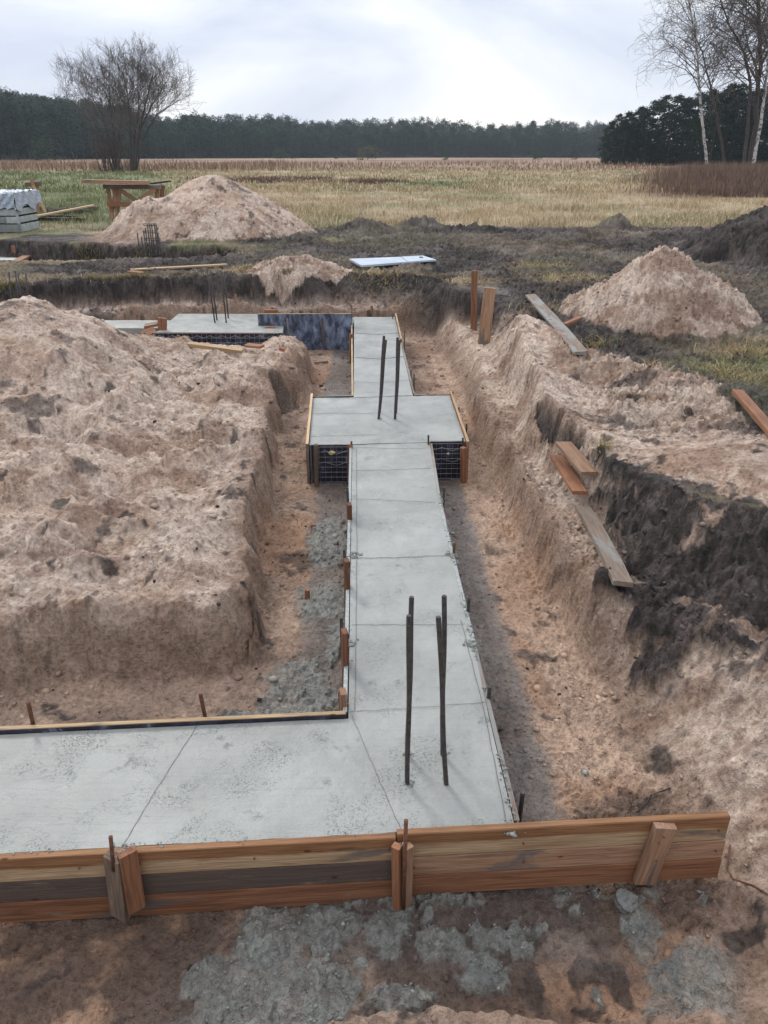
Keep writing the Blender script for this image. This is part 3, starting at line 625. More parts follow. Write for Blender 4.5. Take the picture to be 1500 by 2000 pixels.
# ------------------------------------------------------------------ near formwork wall of planks
def wallpt(t, y_off=0, z=0):            # along the outer side of the near board
    x_ = -4.2+t; return Vector((x_, 2.135+(x_+.146)*.0668-.012+y_off, z))
fw = empty('formwork_wall', (0, 2.11, -.35), 'long rough plank formwork wall holding the concrete nearest the camera', 'formwork')
def yl(x_): return 2.112+(x_+.146)*.0668
def nplank(x0, x1, zt, h, m, off=0, **k):
    h -= .003
    a = Vector((x0, yl(x0)+off, zt-h/2)); b = Vector((x1, yl(x1)+off, zt-h/2))
    return board('plank', a, b, h, .03, m, up=(.0668, -1, 0), parent=fw, seg=24, bev=.003, **k)
p = nplank(-4.0, .045, .004, .125, 'twotone', 0); p = nplank(.05, 1.375, .02, .128, 'twotone', .001)
p = nplank(-4.0, .045, -.124, .112, 'greypat', .003); p['label'] = 'plank with long dark grey stain'
p = nplank(.05, 1.382, -.111, .105, 'pine', .002)
p = nplank(-4.0, .045, -.239, .12, 'orange', .005); p = nplank(.05, 1.388, -.219, .115, 'orange', .004)
bt = board('batten', (1.105, yl(1.1)-.032, .012), (1.065, yl(1.07)-.034, -.30), .088, .032, 'pine', up=(.0668, -1, 0), parent=fw, seg=6)
bt['label'] = 'short upright block with curved grain'
for nx_, nz_ in ((1.10, -.03), (1.085, -.06), (1.09, -.16), (1.075, -.255), (.10, -.05), (.12, -.16), (.02, -.05), (.01, -.18), (-.93, -.05), (-1.16, -.06), (.55, -.06), (.56, -.165), (-.5, -.06), (1.34, -.05), (1.35, -.165)):
    f_ = .052 if abs(nx_-1.09) < .03 else .0195; a_ = Vector((nx_, yl(nx_)-f_+.006, nz_)); tube('nail', [a_, a_-Vector((-.0668, 1, 0))*.009], .0035, 'rust', fw, 8)
# stakes in front of the wall
def stake(name, top, bot, W_, T_, m, label, up=(0, -1, 0), cat='stake', group=None, **k):
    o = board(name, bot, top, W_, T_, m, up=up, **k); tag(o, label, cat, group); return o
def stakeP(ptop, pbot, Y, W_, T_, m, label, up=(0, -1, 0), **k):
    return stake('wooden_stake', atY(*ptop, Y), atY(*pbot, Y), W_, T_, m, label, up, **k)
yA = yl(-1.02)-.05
stakeP((222, 1674), (236, 1788), yA, .075, .035, 'grey', 'dark weathered stake left of its orange twin at front of the plank wall', up=(-.5, -1, 0), group='stakes at the plank wall')
stakeP((248, 1664), (266, 1774), yA, .068, .03, 'orange', 'orange stake right of its dark twin near left end of the plank wall', up=(.8, -1, 0), group='stakes at the plank wall')
yB = yl(.07)-.045
stakeP((775, 1652), (777, 1776), yB, .035, .03, 'orange', 'narrow dark orange stake left of the middle pin on the plank wall', up=(-.6, -1, 0), group='stakes at the plank wall')
stakeP((797, 1652), (794, 1768), yB, .035, .03, 'pine', 'narrow pine stake right of the middle pin on the plank wall', up=(.6, -1, 0), group='stakes at the plank wall')
rebar('steel_pin', atY(222, 1700, yA-.02), atY(216, 1634, yA-.02), .008, 'rust', 'short rusty pin beside the dark and orange stakes at the front left', 'rusty pins', 'steel pin', ribs=False)
rebar('steel_pin', atY(788, 1775, yB-.03), atY(793, 1602, yB-.03), .008, 'rust', 'long rusty pin between the two narrow stakes at middle of the plank wall', 'rusty pins', 'steel pin', ribs=False)
# back formwork of the near footing: plywood with pale top edge and black film inside
def ply(name, a, b, zt, zb, T_, label, inner=None, group='plywood formwork panels', face='film', edge='pale', cat='formwork panel'):
    """upright sheet from a to b (plan), with film-coloured faces as a part and pale plies on top"""
    a = Vector((*a, 0)); b = Vector((*b, 0)); d = (b-a).normalized(); nrm = Vector((-d.y, d.x, 0))
    r = empty(name, ((a.x+b.x)/2, (a.y+b.y)/2, zb), label, cat, group)
    board('sheet', a+Vector((0, 0, (zt+zb)/2)), b+Vector((0, 0, (zt+zb)/2)), zt-zb-.006, T_, face, up=nrm, parent=r, seg=4, bev=.001)
    board('top_edge', a+Vector((0, 0, zt-.002)), b+Vector((0, 0, zt-.002)), .006, T_+.001, edge, up=nrm, parent=r, seg=20, bev=.001)
    return r
ply('formwork_panel', (-4.2, 2.535), (-.18, 2.812), .028, FZ, .021, 'plywood panel with pale top edge and black inner face behind the wide footing', face='filmdark')
ply('formwork_panel', (-.185, 2.84), (bL(4.36)-.012, 4.36), .006, FZ, .02, 'left side panel of the long footing, from its near corner to the second wire', face='dirty', edge='slop')
ply('formwork_panel', (bL(4.38)-.012, 4.38), (-.302, 6.46), .004, FZ, .02, 'left side panel of the long footing just before the square pad', face='dirty', edge='slop')
ply('formwork_panel', (.53, 2.20), (bR(3.4)+.013, 3.4), -.001, FZ, .02, 'right side panel at the nearest corner of the long footing', face='grey', edge='dirty')
ply('formwork_panel', (bR(3.42)+.013, 3.42), (bR(5.2)+.013, 5.2), .002, FZ, .02, 'right side panel of the long footing beside the four near bars', face='grey', edge='slop')
ply('formwork_panel', (bR(5.22)+.013, 5.22), (.43, 6.52), .004, FZ, .02, 'right side panel of the long footing just before the square pad', face='grey', edge='dirty')
ply('formwork_panel', (-.695, 6.44), (-.787, 8.03), .03, FZ-.0, .025, 'left side panel of the square pad with pale splintered top edge', face='grey', edge='pale')
ply('formwork_panel', (.765, 6.50), (.735, 8.12), .03, FZ, .022, 'right side panel of the square pad with bright pine front end', face='orange', edge='pale')
ply('formwork_panel', (-.66, 6.474), (-.315, 6.48), .012, FZ, .02, 'black panel closing the front of the square pad left of the footing', face='filmdark', edge='dirty')
ply('formwork_panel', (.425, 6.56), (.735, 6.57), .012, FZ, .02, 'black panel closing the front of the square pad right of the footing', face='filmdark', edge='dirty')
ply('formwork_panel', (-.77, 7.975), (-.34, 8.01), .012, FZ, .02, 'panel along the rear edge of the square pad on its left', face='filmdark', edge='dirty')
ply('formwork_panel', (.33, 8.06), (.72, 8.075), .008, FZ, .02, 'panel along the rear edge of the square pad on its right', face='grey', edge='dirty')
ply('formwork_panel', (-.345, 8.04), (-.495, 11.72), .004, FZ, .02, 'left side panel of the long footing beyond the square pad', face='grey', edge='pale')
ply('formwork_panel', (.33, 8.1), (.245, 10.6), .004, FZ, .02, 'right side panel of the long footing just beyond the square pad', face='grey', edge='dirty')
ply('formwork_panel', (.243, 10.62), (.19, 12.5), .05, FZ, .022, 'pale edged side panel at the far right end of the long footing', face='grey', edge='pale')
# tall blue-black panel in the corner, with wooden cleats
bp = ply('formwork_panel', (-1.93, 11.75), (-.50, 11.76), .185, FZ, .022, 'tall black and blue film faced panel streaked with cement in the far corner', face='film', edge='pale')
for cx in (.33, .70):
    x_ = -1.93+cx*1.43; board('cleat', (x_, 11.728, -.34), (x_-.02, 11.728, .12), .03, .02, 'grey', up=(0, -1, 0), parent=bp, seg=2)
# front of far pad: long black panel plus welded mesh
ply('formwork_panel', (-3.42, 11.265), (-1.50, 11.235), .006, FZ, .02, 'long black panel with mesh along the front of the far footing', face='filmdark', edge='pale')
def wmesh(a, b, zt, zb, label, step=.05, r=.0015, waves=True, nx=None):
    a = Vector((*a, 0)); b = Vector((*b, 0)); L_ = (b-a).length; d = (b-a)/L_; V = []; F = []
    def add(pts, r_):
        v, f = tubemesh(pts, r_, 4, cap=False); o_ = len(V); V.extend(v); F.extend([tuple(i+o_ for i in q) for q in f])
    k = max(2, round(L_/step))
    for i in range(k+1):
        q = a+d*(L_*i/k); add([q+Vector((0, 0, zb)), q+Vector((0, 0, zt))], r)
    k2 = max(2, round((zt-zb)/step))
    for i in range(k2+1):
        zz = zb+(zt-zb)*i/k2; add([a+Vector((0, -.004, zz)), b+Vector((0, -.004, zz))], r)
    if waves:
        for zz in (zt-.05, zt-.16):
            n_ = int(L_/.09); add([a+d*(L_*i/n_)+Vector((0, -.012, zz+(.018 if i % 2 else -.018))) for i in range(n_+1)], r)
    o0 = a+Vector((0, 0, zb)); me = bpy.data.meshes.new('wire_mesh'); me.from_pydata([tuple(v-o0) for v in V], [], F); me.update()
    return tag(link('wire_mesh', me, M['meshw'], None, o0), label, 'wire mesh', 'wire mesh against the black panels')
wmesh((-.64, 6.455), (-.33, 6.46), -.005, FZ+.02, 'wire grid on the black panel left of the footing at the square pad')
wmesh((.43, 6.54), (.73, 6.55), -.005, FZ+.02, 'wire grid on the black panel right of the footing at the square pad')
wmesh((-3.40, 11.235), (-1.56, 11.215), -.002, FZ+.02, 'long wire grid on the black panel in front of the far footing', .07, .003)
# posts at pad corners
Yp = 6.42
stakeP((618, 868), (618, 950), Yp, .045, .03, 'grey', 'grey brown post at the left front corner of the square pad', up=(-1, -.4, 0))
stakeP((684, 868), (683, 940), 6.43, .03, .045, 'orange', 'orange post where the footing meets the pad, left side', up=(-1, 0, 0))
stakeP((905, 874), (905, 941), 6.46, .045, .05, 'orange', 'bright orange post at the right front corner of the square pad', up=(.5, -1, 0))
def pinP(ptop, Y, zb, m, label, r=.008, dx=0, ribs=True):
    t = atY(*ptop, Y); return rebar('steel_pin', (t.x+dx, Y, zb), t, r, m, label, 'pins holding the formwork', 'steel pin', ribs=ribs)
pinP((686, 862), 6.43, FZ, 'steel', 'dark pin beside the orange post, left front of the square pad')
pinP((837, 850), 6.50, FZ, 'steel', 'dark pin at inner corner of footing and pad, right side')
pinP((904, 855), 6.50, FZ, 'steel', 'dark pin at outer right front corner of the square pad')
pinP((911, 828), 6.9, FZ, 'steel', 'dark pin beside the right edge of the square pad, its nearer one')
pinP((896, 795), 7.5, FZ, 'steel', 'dark pin beside the right edge of the square pad, its middle one')
pinP((884, 765), 8.1, FZ, 'steel', 'pin at the right rear corner of the square pad')
pinP((606, 803), 7.45, FZ, 'steel', 'pin beside the left edge of the square pad')
pinP((600, 845), 6.8, FZ, 'steel', 'pin at the left edge of the square pad, near its front corner')
# right side pins of the long footing
for (px, py, Y, m, lb) in [(1020, 1548, 2.36, 'steel', 'ribbed pin standing right of the nearest corner of the long footing'),
                           (956, 1342, 2.95, 'steel', 'pin right of the footing level with the first cross wire'),
                           (916, 1168, 3.72, 'steel', 'pin right of the footing level with tops of the near bars'),
                           (888, 1060, 4.42, 'rust', 'rusty brown pin right of the footing, beside the long cross wire'),
                           (868, 952, 5.32, 'steel', 'pin right of the footing with a short orange stake beside it')]:
    t = atY(px, py, Y); pinP((px, py), Y, FZ, m, lb, .009)
stakeP((863, 982), (864, 1015), 5.36, .05, .04, 'orange', 'short orange stake on the right side of the long footing')
# left side stakes and pins
for (pt, pb, Y, Wd_, m, lb) in [((670, 1350), (670, 1388), 2.90, .035, 'orange', 'short orange stake at the inner corner behind the wide footing'),
                               ((673, 1232), (672, 1330), 3.22, .035, 'brown', 'stake left of the footing, second from the inner corner'),
                               ((677, 1094), (676, 1190), 3.98, .035, 'brown', 'stake left of the footing, third from the inner corner'),
                               ((682, 984), (682, 1045), 4.95, .04, 'brown', 'stake left of the footing, nearest before the square pad')]:
    t = atY(*pt, Y); stake('wooden_stake', t, Vector((t.x-.002, Y, FZ-.03)), .055, .03, m, lb, up=(-1, -.25, 0))
for (px, py, Y, m, lb) in [(664, 1352, 2.93, 'rust', 'rusty pin by the short orange stake at the inner corner'),
                           (667, 1206, 3.30, 'steel', 'pin beside the second stake left of the footing'),
                           (673, 1073, 4.05, 'steel', 'pin beside the third stake left of the footing'),
                           (679, 952, 5.02, 'steel', 'pin beside the last stake before the square pad, left side')]:
    pinP((px, py), Y, FZ, m, lb, .008)
# rusty pins behind the plywood
for (pt, pb, Y, lb) in [((55, 1371), (66, 1418), 2.76, 'rusty pin leaning behind the plywood at far left'), ((392, 1354), (401, 1403), 2.85, 'rusty pin leaning behind the middle of the plywood panel')]:
    t = atY(*pt, Y); b_ = atY(*pb, Y); d_ = (b_-t); b2 = t+d_*((FZ-t.z)/d_.z); rebar('steel_pin', b2, t, .009, 'rust', lb, 'rusty pins', 'steel pin', ribs=True)
# far footing stakes
stakeP((686, 652), (686, 727), 10.9, .05, .05, 'orange', 'orange brown post left of the footing beyond the square pad', up=(-1, -.3, 0))
stakeP((690, 748), (690, 776), 8.55, .05, .03, 'grey', 'dark short post left of the footing just behind the square pad', up=(-1, -.3, 0))
for (px, py, Y, lb) in [(790, 645, 10.3, 'pin right of the far footing, farthest but one'), (803, 722, 8.95, 'pin right of the far footing, middle one'), (809, 730, 8.75, 'thin pin right of the far footing, next to the pad'),
                        (767, 612, 12.3, 'pin at the far right end of the footing'), (687, 598, 11.9, 'thin pin at the corner beside the tall black panel')]:
    pinP((px, py), Y, FZ, 'steel', lb, .008, ribs=False)
stakeP((726, 597), (727, 613), 12.75, .04, .03, 'orange', 'small orange stake behind the far end of the footing')
stakeP((460, 575), (461, 612), 13.0, .03, .02, 'pine', 'thin pine stake behind the far footing near its four bars')
stakeP((521, 592), (521, 612), 12.95, .025, .02, 'pale', 'thin pale stake behind the far footing near the tall black panel')
o = board('wood_offcut', (-1.98, 12.78, .02), (-1.78, 12.78, .02), .06, .07, 'orange', seg=2); tag(o, 'small offcut on the far edge of the footing behind the black panel', 'wood offcut')
o = board('wood_offcut', atY(519, 644, 11.6), atY(537, 644, 11.6), .08, .1, 'orange', seg=2); tag(o, 'orange block on the far footing, against the tall black panel', 'wood offcut')
stakeP((317, 621), (317, 646), 11.45, .13, .05, 'orange', 'stout orange post at the left end of the far footing')
o = board('wood_offcut', atY(283, 637, 11.5), atY(309, 632, 11.5), .12, .04, 'pine', seg=2, up=(0, -.2, 1)); tag(o, 'flat pine board leaning left of the stout orange post', 'wood offcut')
o = board('wood_offcut', atY(277, 655, 11.25), atY(303, 645, 11.35), .14, .04, 'orange', seg=2, up=(0, -.6, 1)); tag(o, 'orange board below the stout post, half buried in sand', 'wood offcut')

# ------------------------------------------------------------------ starter bars
for (pt, pb, lb) in [((800, 1202), (796, 1531), 'near left bar of the four tall bars in the foreground footing'), ((871, 1, ), None, None)][:1]:
    pass
def bar4(pt, pb, lb, grp, r=.0085, ribs=True, zb=-.1):
    b = at(*pb, 0); t = atY(*pt, b.y); d = t-b; b2 = b-d.normalized()*.1
    rebar('reinforcing_bar', b2, t, r, 'steel', lb, grp, 'steel bar', ribs=ribs)
G1 = 'tall starter bars in the near footing'
bar4((800, 1202), (796, 1531), 'tall bar, nearer left of the four standing in the near footing', G1, .0095)
bar4((805, 1166), (796, 1474), 'tall bar, farther left of the four standing in the near footing', G1, .0095)
bar4((857, 1204), (871, 1531), 'tall bar, nearer right of the four, leaning left in the near footing', G1, .0095)
bar4((868, 1163), (864, 1474), 'tall bar, farther right of the four standing in the near footing', G1, .0095)
G2 = 'starter bars in the square pad'
bar4((750, 656), (740, 818), 'dark bar, nearer left of the four standing in the square pad', G2, .012)
bar4((754, 664), (742, 806), 'dark bar, farther left of the four standing in the square pad', G2, .010)
bar4((777, 659), (772, 818), 'dark bar, nearer right of the four standing in the square pad', G2, .012)
bar4((781, 664), (774, 806), 'dark bar, farther right of the four standing in the square pad', G2, .010)
G3 = 'starter bars in the far footing'
for (pt, pb, lb) in [((404, 525), (420, 631), 'first from left of the four thin bars in the far footing'), ((411, 528), (424, 626), 'second from left of the four thin bars in the far footing'),
                     ((431, 528), (442, 631), 'third from left of the four thin bars in the far footing'), ((438, 530), (446, 622), 'fourth from left of the four thin bars in the far footing')]:
    bar4(pt, pb, lb, G3, .011, False)
G4 = 'starter bars behind the big left heap'
for (pt, pb, lb) in [((17, 531), (28, 640), 'first from left of the bars rising behind the big left sand heap'), ((30, 529), (42, 640), 'second from left of the bars rising behind the big left sand heap'),
                     ((35, 534), (50, 632), 'third from left of the bars rising behind the big left sand heap'), ((50, 532), (60, 632), 'fourth from left of the bars rising behind the big left sand heap')]:
    bar4(pt, pb, lb, G4, .012, False)

# ------------------------------------------------------------------ tie wires and string lines over the concrete
def wirep(pts, label, r=.0011, z=.0045, group='wires across the concrete', sag=True):
    P = [at(*p, z) if len(p) == 2 else Vector(p) for p in pts]; out_ = []
    for a, b in zip(P[:-1], P[1:]):
        k = 12
        for i in range(k): q = a.lerp(b, i/k); out_.append(q+Vector((.0015*math.sin(i*1.7+a.x*9), .003*math.sin(i*1.1+a.x*5), .001*math.sin(i*2.3))))
    out_.append(P[-1]); o = tube('tie_wire', out_, r, 'wire', n=4); return tag(o, label, 'wire', group)
wirep([(238, 1655), (300, 1550), (388, 1412)], 'loose wire lying slantwise across the wide footing at the left')
wirep([(782, 1618), (735, 1510), (687, 1396)], 'wire lying slantwise from the middle pin to the inner corner', .0009)
wirep([(683, 1390), (800, 1383), (950, 1371)], 'wire across the footing at the inner corner, nearest of the cross wires')
wirep([(688, 1220), (800, 1220), (908, 1219)], 'wire across the footing behind the tops of the near bars')
wirep([(684, 1090), (780, 1089), (885, 1084)], 'wire across the footing, third from the near end', .0015)
wirep([(686, 974), (760, 977), (850, 981)], 'wire across the footing, fourth from the near end')
wirep([(688, 919), (760, 918), (842, 914)], 'wire across the footing just in front of the square pad')
wirep([(692, 873), (760, 876), (832, 875)], 'wire where the footing meets the square pad')
wirep([(608, 852), (690, 850), (735, 849)], 'wire on the square pad near its front edge')
wirep([(610, 807), (700, 808), (740, 806)], 'wire on the square pad near its rear edge')
wirep([(613, 776), (688, 777), (804, 772)], 'wire along the rear edge of the square pad', .002)
wirep([(692, 745), (740, 748), (800, 742)], 'wire across the footing beyond the pad, nearest')
wirep([(693, 698), (745, 701), (790, 696)], 'wire across the footing beyond the pad, middle', .0025)
wirep([(694, 651), (740, 653), (778, 650)], 'wire across the footing beyond the pad, farthest', .0025)
wirep([(693, 1386), (697, 1100), (696, 874)], 'string line along the left edge of the long footing', .0013, .007, 'string lines along the footing')
wirep([(988, 1600), (945, 1385), (900, 1210)], 'string line along the right edge of the long footing', .0013, .007, 'string lines along the footing')

# ------------------------------------------------------------------ loose boards
def loose(name, pa, pb, za, zb, W_, T_, m, label, up=(0, 0, 1), cat='board', group=None, **k):
    return tag(board(name, at(*pa, za), at(*pb, zb), W_, T_, m, up=up, **k), label, cat, group)
_a, _b = at(1037, 570, .56), at(1134, 688, .50); _a.z = max(.5, hz(_a.x, _a.y)+.05); _b.z = hz(_b.x, _b.y)+.05
m_z = max(hz(*(_a.lerp(_b, q_)).xy)-(_a.lerp(_b, q_)).z for q_ in (.2, .35, .5, .65, .8)); _a.z += max(0, m_z+.02); _b.z += max(0, m_z+.02)
tag(board('plank', _a, _b, .15, .035, 'dirty', up=(-.1, 0, 1), seg=10, warp=.01), 'long grey plank lying on the sand in front of the cone shaped heap', 'board')
loose('plank', (1102, 634), (1134, 620), .50, .56, .07, .03, 'orange', 'short orange stick under the long grey plank')
def laid(pa, pb, lift, W_, T_, m, label, up, **k):
    a, b = on_ground(*pa), on_ground(*pb); a.z += lift; b.z += lift; lo = 0
    for q_ in np.linspace(0, 1, 15):
        for e_ in (-W_/2, W_/2):
            c_ = a.lerp(b, q_); z_ = float(terrain(np.array([c_.x+e_]), np.array([c_.y]), True)[0][0]); lo = max(lo, z_-c_.z+T_*.3-.02)
    a.z += lo; b.z += lo; return tag(board('plank', a, b, W_, T_, m, up=up, **k), label, 'board')
laid((1084, 928), (1128, 1000), .02, .11, .03, 'orange', 'lower of the two stacked short boards on the right bench', (.05, -.1, 1))
laid((1094, 922), (1144, 985), .055, .13, .028, 'pine', 'upper of the two stacked short boards on the right bench, with a nail', (.05, -.1, 1))
laid((1134, 1014), (1214, 1172), .015, .115, .03, 'dirty', 'dirty board with split edge, grey cement and pale tip on the right bench', (.1, -.1, 1), warp=.012, rag=.012, seg=16)
loose('plank', (1440, 765), (1540, 880), .56, .55, .09, .04, 'orange', 'orange board running out of the picture at the right edge', up=(0, -.3, 1))
loose('plank', (255, 527), (443, 517), .50, .50, .14, .03, 'pale', 'long pale plank on the grass strip between the far trenches')
loose('plank', (253, 531), (280, 534), .48, .48, .12, .04, 'orange', 'short orange offcut under left end of the long pale plank')
loose('plank', (606, 508), (624, 524), .50, .50, .13, .03, 'pale', 'left one of the two short boards on mud left of the pale sheet')
loose('plank', (622, 508), (638, 522), .49, .49, .13, .03, 'grey', 'right one of the two short boards on mud left of the pale sheet')
def pile_board(pa, pb, W_, T_, m, label, lift=.05):
    a = at(*pa, .18); b = at(*pb, .18); a.z = hz(a.x, a.y)+lift; b.z = hz(b.x, b.y)+lift
    return tag(board('plank', a, b, W_, T_, m), label, 'board')
loose('plank', (368, 672), (474, 686), .20, .17, .06, .045, 'pale', 'pale plank lying on the sand before the black mesh panel', up=(0, -.3, 1))
loose('plank', (482, 674), (512, 677), .16, .16, .12, .03, 'orange', 'orange offcut on the sand right of the pale plank')
loose('plank', (546, 680), (566, 686), .16, .12, .10, .04, 'orange', 'small orange offcut on the sand edge in front of the tall black panel')
loose('plank', (614, 708), (640, 706), FZ+.03, FZ+.03, .05, .03, 'pine', 'small pine offcut on the trench floor below the tall black panel')
loose('plank', (470, 428), (482, 447), .95, .60, .05, .03, 'orange', 'orange splinter sticking in the tall greyish sand heap', up=(1, -1, .3))
loose('plank', (484, 440), (520, 437), .62, .62, .06, .04, 'orange', 'orange stick lying on the foot of the tall greyish sand heap')
# posts by the right corner of the pit
def post(ptop, pbot, zb, W_, T_, m, lb, rag=0):
    b = at(*pbot, zb); t = atY(*ptop, b.y); b.z -= .0
    d = (t-b).normalized(); return tag(board('wooden_post', b-d*.15, t, W_, T_, m, up=(-.25, -1, 0), rag=rag, seg=12), lb, 'post')
post((927, 529), (925, 637), .10, .085, .045, 'orange', 'upright orange post at the far right corner of the pit, the farther post')
post((957, 562), (945, 668), .05, .16, .05, 'pine', 'wide splintered weathered post standing nearer than the orange one', .01)
post((1003, 652), (985, 698), .15, .10, .03, 'grey', 'short dark board leaning on the sand bank right of the posts')
# pale sheet on the mud
sh = empty('insulation_sheet', at(765, 512, .46), 'pale silvery sheets lying flat on the dark mud in mid distance', 'sheet')
a_, b_, c_, d_ = [at(*q, .52) for q in ((682, 508), (706, 521), (792, 510), (782, 500))]
def slab(name, q, z1, T_, m, parent):
    o = prism(name, [(v.x, v.y) for v in q], z1-T_, z1, m, None); o.parent = parent; o.location = -parent.location; return o
slab('sheet', (a_, b_, at(795, 512, .54), at(783, 502, .54)), .545, .035, 'foam', sh)
slab('sheet', (at(784, 501, .53), at(796, 511, .53), at(852, 507, .53), at(826, 499, .53)), .53, .03, 'foam', sh)
slab('sheet_shadow', (at(684, 511, .5), at(709, 524, .5), at(800, 513, .5), at(786, 503, .5)), .50, .03, 'sheetshade', sh)  # dark slab standing in for the shadow under the pale sheet

# ------------------------------------------------------------------ trestle table, sign-like stand, block pallet, timber stack
def tbl():
    Y = 24.3; r = empty('trestle_table', (-7.6, Y, GZ), 'rough timber trestle table with crossed braces beside the tall greyish heap', 'trestle')
    P = lambda x_, y_, Y_=Y: atY(x_, y_, Y_)
    board('top_plank', P(205, 364), P(312, 365), .35, .12, 'grey', parent=r)
    board('top_plank', P(162, 354, Y-.3), P(290, 357, Y-.3), .3, .10, 'pine', parent=r)
    board('top_plank', P(270, 362, Y+.4), P(332, 354, Y+.4), .25, .05, 'dark', parent=r)
    for a, b in (((211, 368), (220, 427)), ((228, 368), (216, 427)), ((222, 368), (231, 424)), ((234, 368), (228, 427))):
        board('leg', P(a[0], a[1], Y), P(b[0], b[1], Y-.1), .1, .06, 'pine', up=(0, -1, 0), parent=r)
    board('leg', P(308, 366, Y+.1), P(306, 400, Y+.1), .12, .07, 'pine', up=(0, -1, 0), parent=r)
    board('leg', P(318, 362, Y+.6), P(316, 392, Y+.6), .12, .07, 'pine', up=(0, -1, 0), parent=r)
    board('brace', P(232, 369, Y-.1), P(290, 408, Y-.1), .12, .04, 'pine', up=(0, -1, 0), parent=r)
    board('brace', P(302, 369, Y-.15), P(228, 426, Y-.15), .13, .04, 'pine', up=(0, -1, 0), parent=r)
    board('rail', P(209, 399, Y-.2), P(284, 400, Y-.2), .13, .04, 'orange', up=(0, -1, 0), parent=r)
tbl()
def stand():
    Y = 27.0; r = empty('batter_board', (-10.8, Y, GZ), 'small timber cross frame with slanted legs standing beyond the block pallet', 'timber frame'); P = lambda x_, y_, Y_=Y: atY(x_, y_, Y_)
    board('cross_plank', P(49, 361), P(81, 359), .13, .04, 'grey', up=(0, -1, 0), parent=r)
    board('post', P(62, 348, Y-.06), P(75, 416, Y-.06), .10, .06, 'pine', up=(0, -1, 0), parent=r)
    board('post', P(74, 362, Y+.06), P(73, 414, Y+.06), .10, .06, 'pale', up=(0, -1, 0), parent=r)
    board('brace', P(65, 362, Y-.12), P(89, 415, Y-.12), .09, .04, 'pale', up=(0, -1, 0), parent=r)
stand()
def pallet():
    Y = 21.2; bl = at(-130, 452, GZ); r = empty('block_pallet', (-10.7, 22.4, GZ), 'stack of grey blocks half wrapped in white plastic at the left edge', 'block stack')
    a = atY(40, 446, 22.0); x1 = a.x; h = .195; rowz = .47
    for i in range(4):
        for j in range(4):
            x0 = x1-(j+1)*.60+(.3 if i % 2 else 0); xe = min(x0+.59, x1)
            o = board('block', (x0, 21.9+.12, rowz+h*(i+.5)), (xe, 22.02, rowz+h*(i+.5)), .24, .235, 'blockd' if (i*3+j*5) % 4 == 0 else 'block', up=(0, 0, 1), parent=r, seg=2, bev=.006)
            if j == 0:
                for q in (1, 2): board('block', (x1-.24, 22.02+q*.6-.28, rowz+h*(i+.5)), (x1, 22.02+q*.6-.28, rowz+h*(i+.5)), .59, .235, 'block', up=(0, 0, 1), parent=r, seg=2, bev=.006)
    # draped wrap: crumpled sheet over top and upper row
    nx, nv = 60, 24; V = []; F = []
    for i in range(nx+1):
        X_ = x1+.04-2.6*i/nx
        for j in range(nv+1):
            v = j/nv
            if v < .45: yy = 21.86-.02; zz = rowz+h*(2.75+.02*i)+(.04*math.sin(i*.33)+.02*math.sin(i*1.1))*(1-v/.45)+(h*4.9+.02-h*(2.75+.02*i))*(v/.45)
            else: yy = 21.86+(v-.45)/.55*1.7; zz = rowz+h*4.9+.02
            yy += .02*math.sin(i*1.3+j); zz += .02*math.sin(i*.8+j*1.7)+.015*math.sin(i*2.1-j*.6)
            V.append((X_, yy, zz))
    for i in range(nx):
        for j in range(nv): a0 = i*(nv+1)+j; F.append((a0, a0+1, a0+nv+2, a0+nv+1))
    # end flap
    b0 = len(V)
    for j in range(13):
        yy = 21.86+1.7*j/12
        for k in range(5): V.append((x1+.05+.015*math.sin(j*2+k), yy, rowz+h*4.9+.02-(h*2.0+.08*math.sin(j))*k/4))
    for j in range(12):
        for k in range(4): a0 = b0+j*5+k; F.append((a0, a0+1, a0+6, a0+5))
    me = bpy.data.meshes.new('plastic_wrap'); me.from_pydata(V, [], F); me.update(); o = link('plastic_wrap', me, M['plastic'], r); o.location = -r.location
pallet()
loose('plank', (62, 424), (182, 401), .62, .75, .12, .05, 'pale', 'long pale plank slanting over the dark timbers beside the block stack')
GT = 'dark timbers beside the block stack'
def logp(pa, pb, r, m, lb):
    a = at(*pa, GZ+r); b = at(*pb, GZ+r); pts = [a.lerp(b, i/8)+Vector((0, .03*math.sin(i*2), .03*math.sin(i*1.3))) for i in range(9)]
    return tag(tube('log', pts, r, m, n=8, r2=r*.8), lb, 'log', GT)
logp((60, 411), (192, 407), .10, 'bark', 'long dark log at the rear of the timbers beside the block stack')
logp((100, 414), (180, 413), .09, 'bark', 'shorter dark log lying in front of the longest dark log')
loose('beam', (72, 428), (168, 429), .52, .52, .14, .10, 'dark', 'black squared beam lying nearest beside the block stack')
loose('beam', (80, 423), (150, 424), .52, .52, .14, .10, 'dark', 'black squared beam lying behind the nearest black beam')
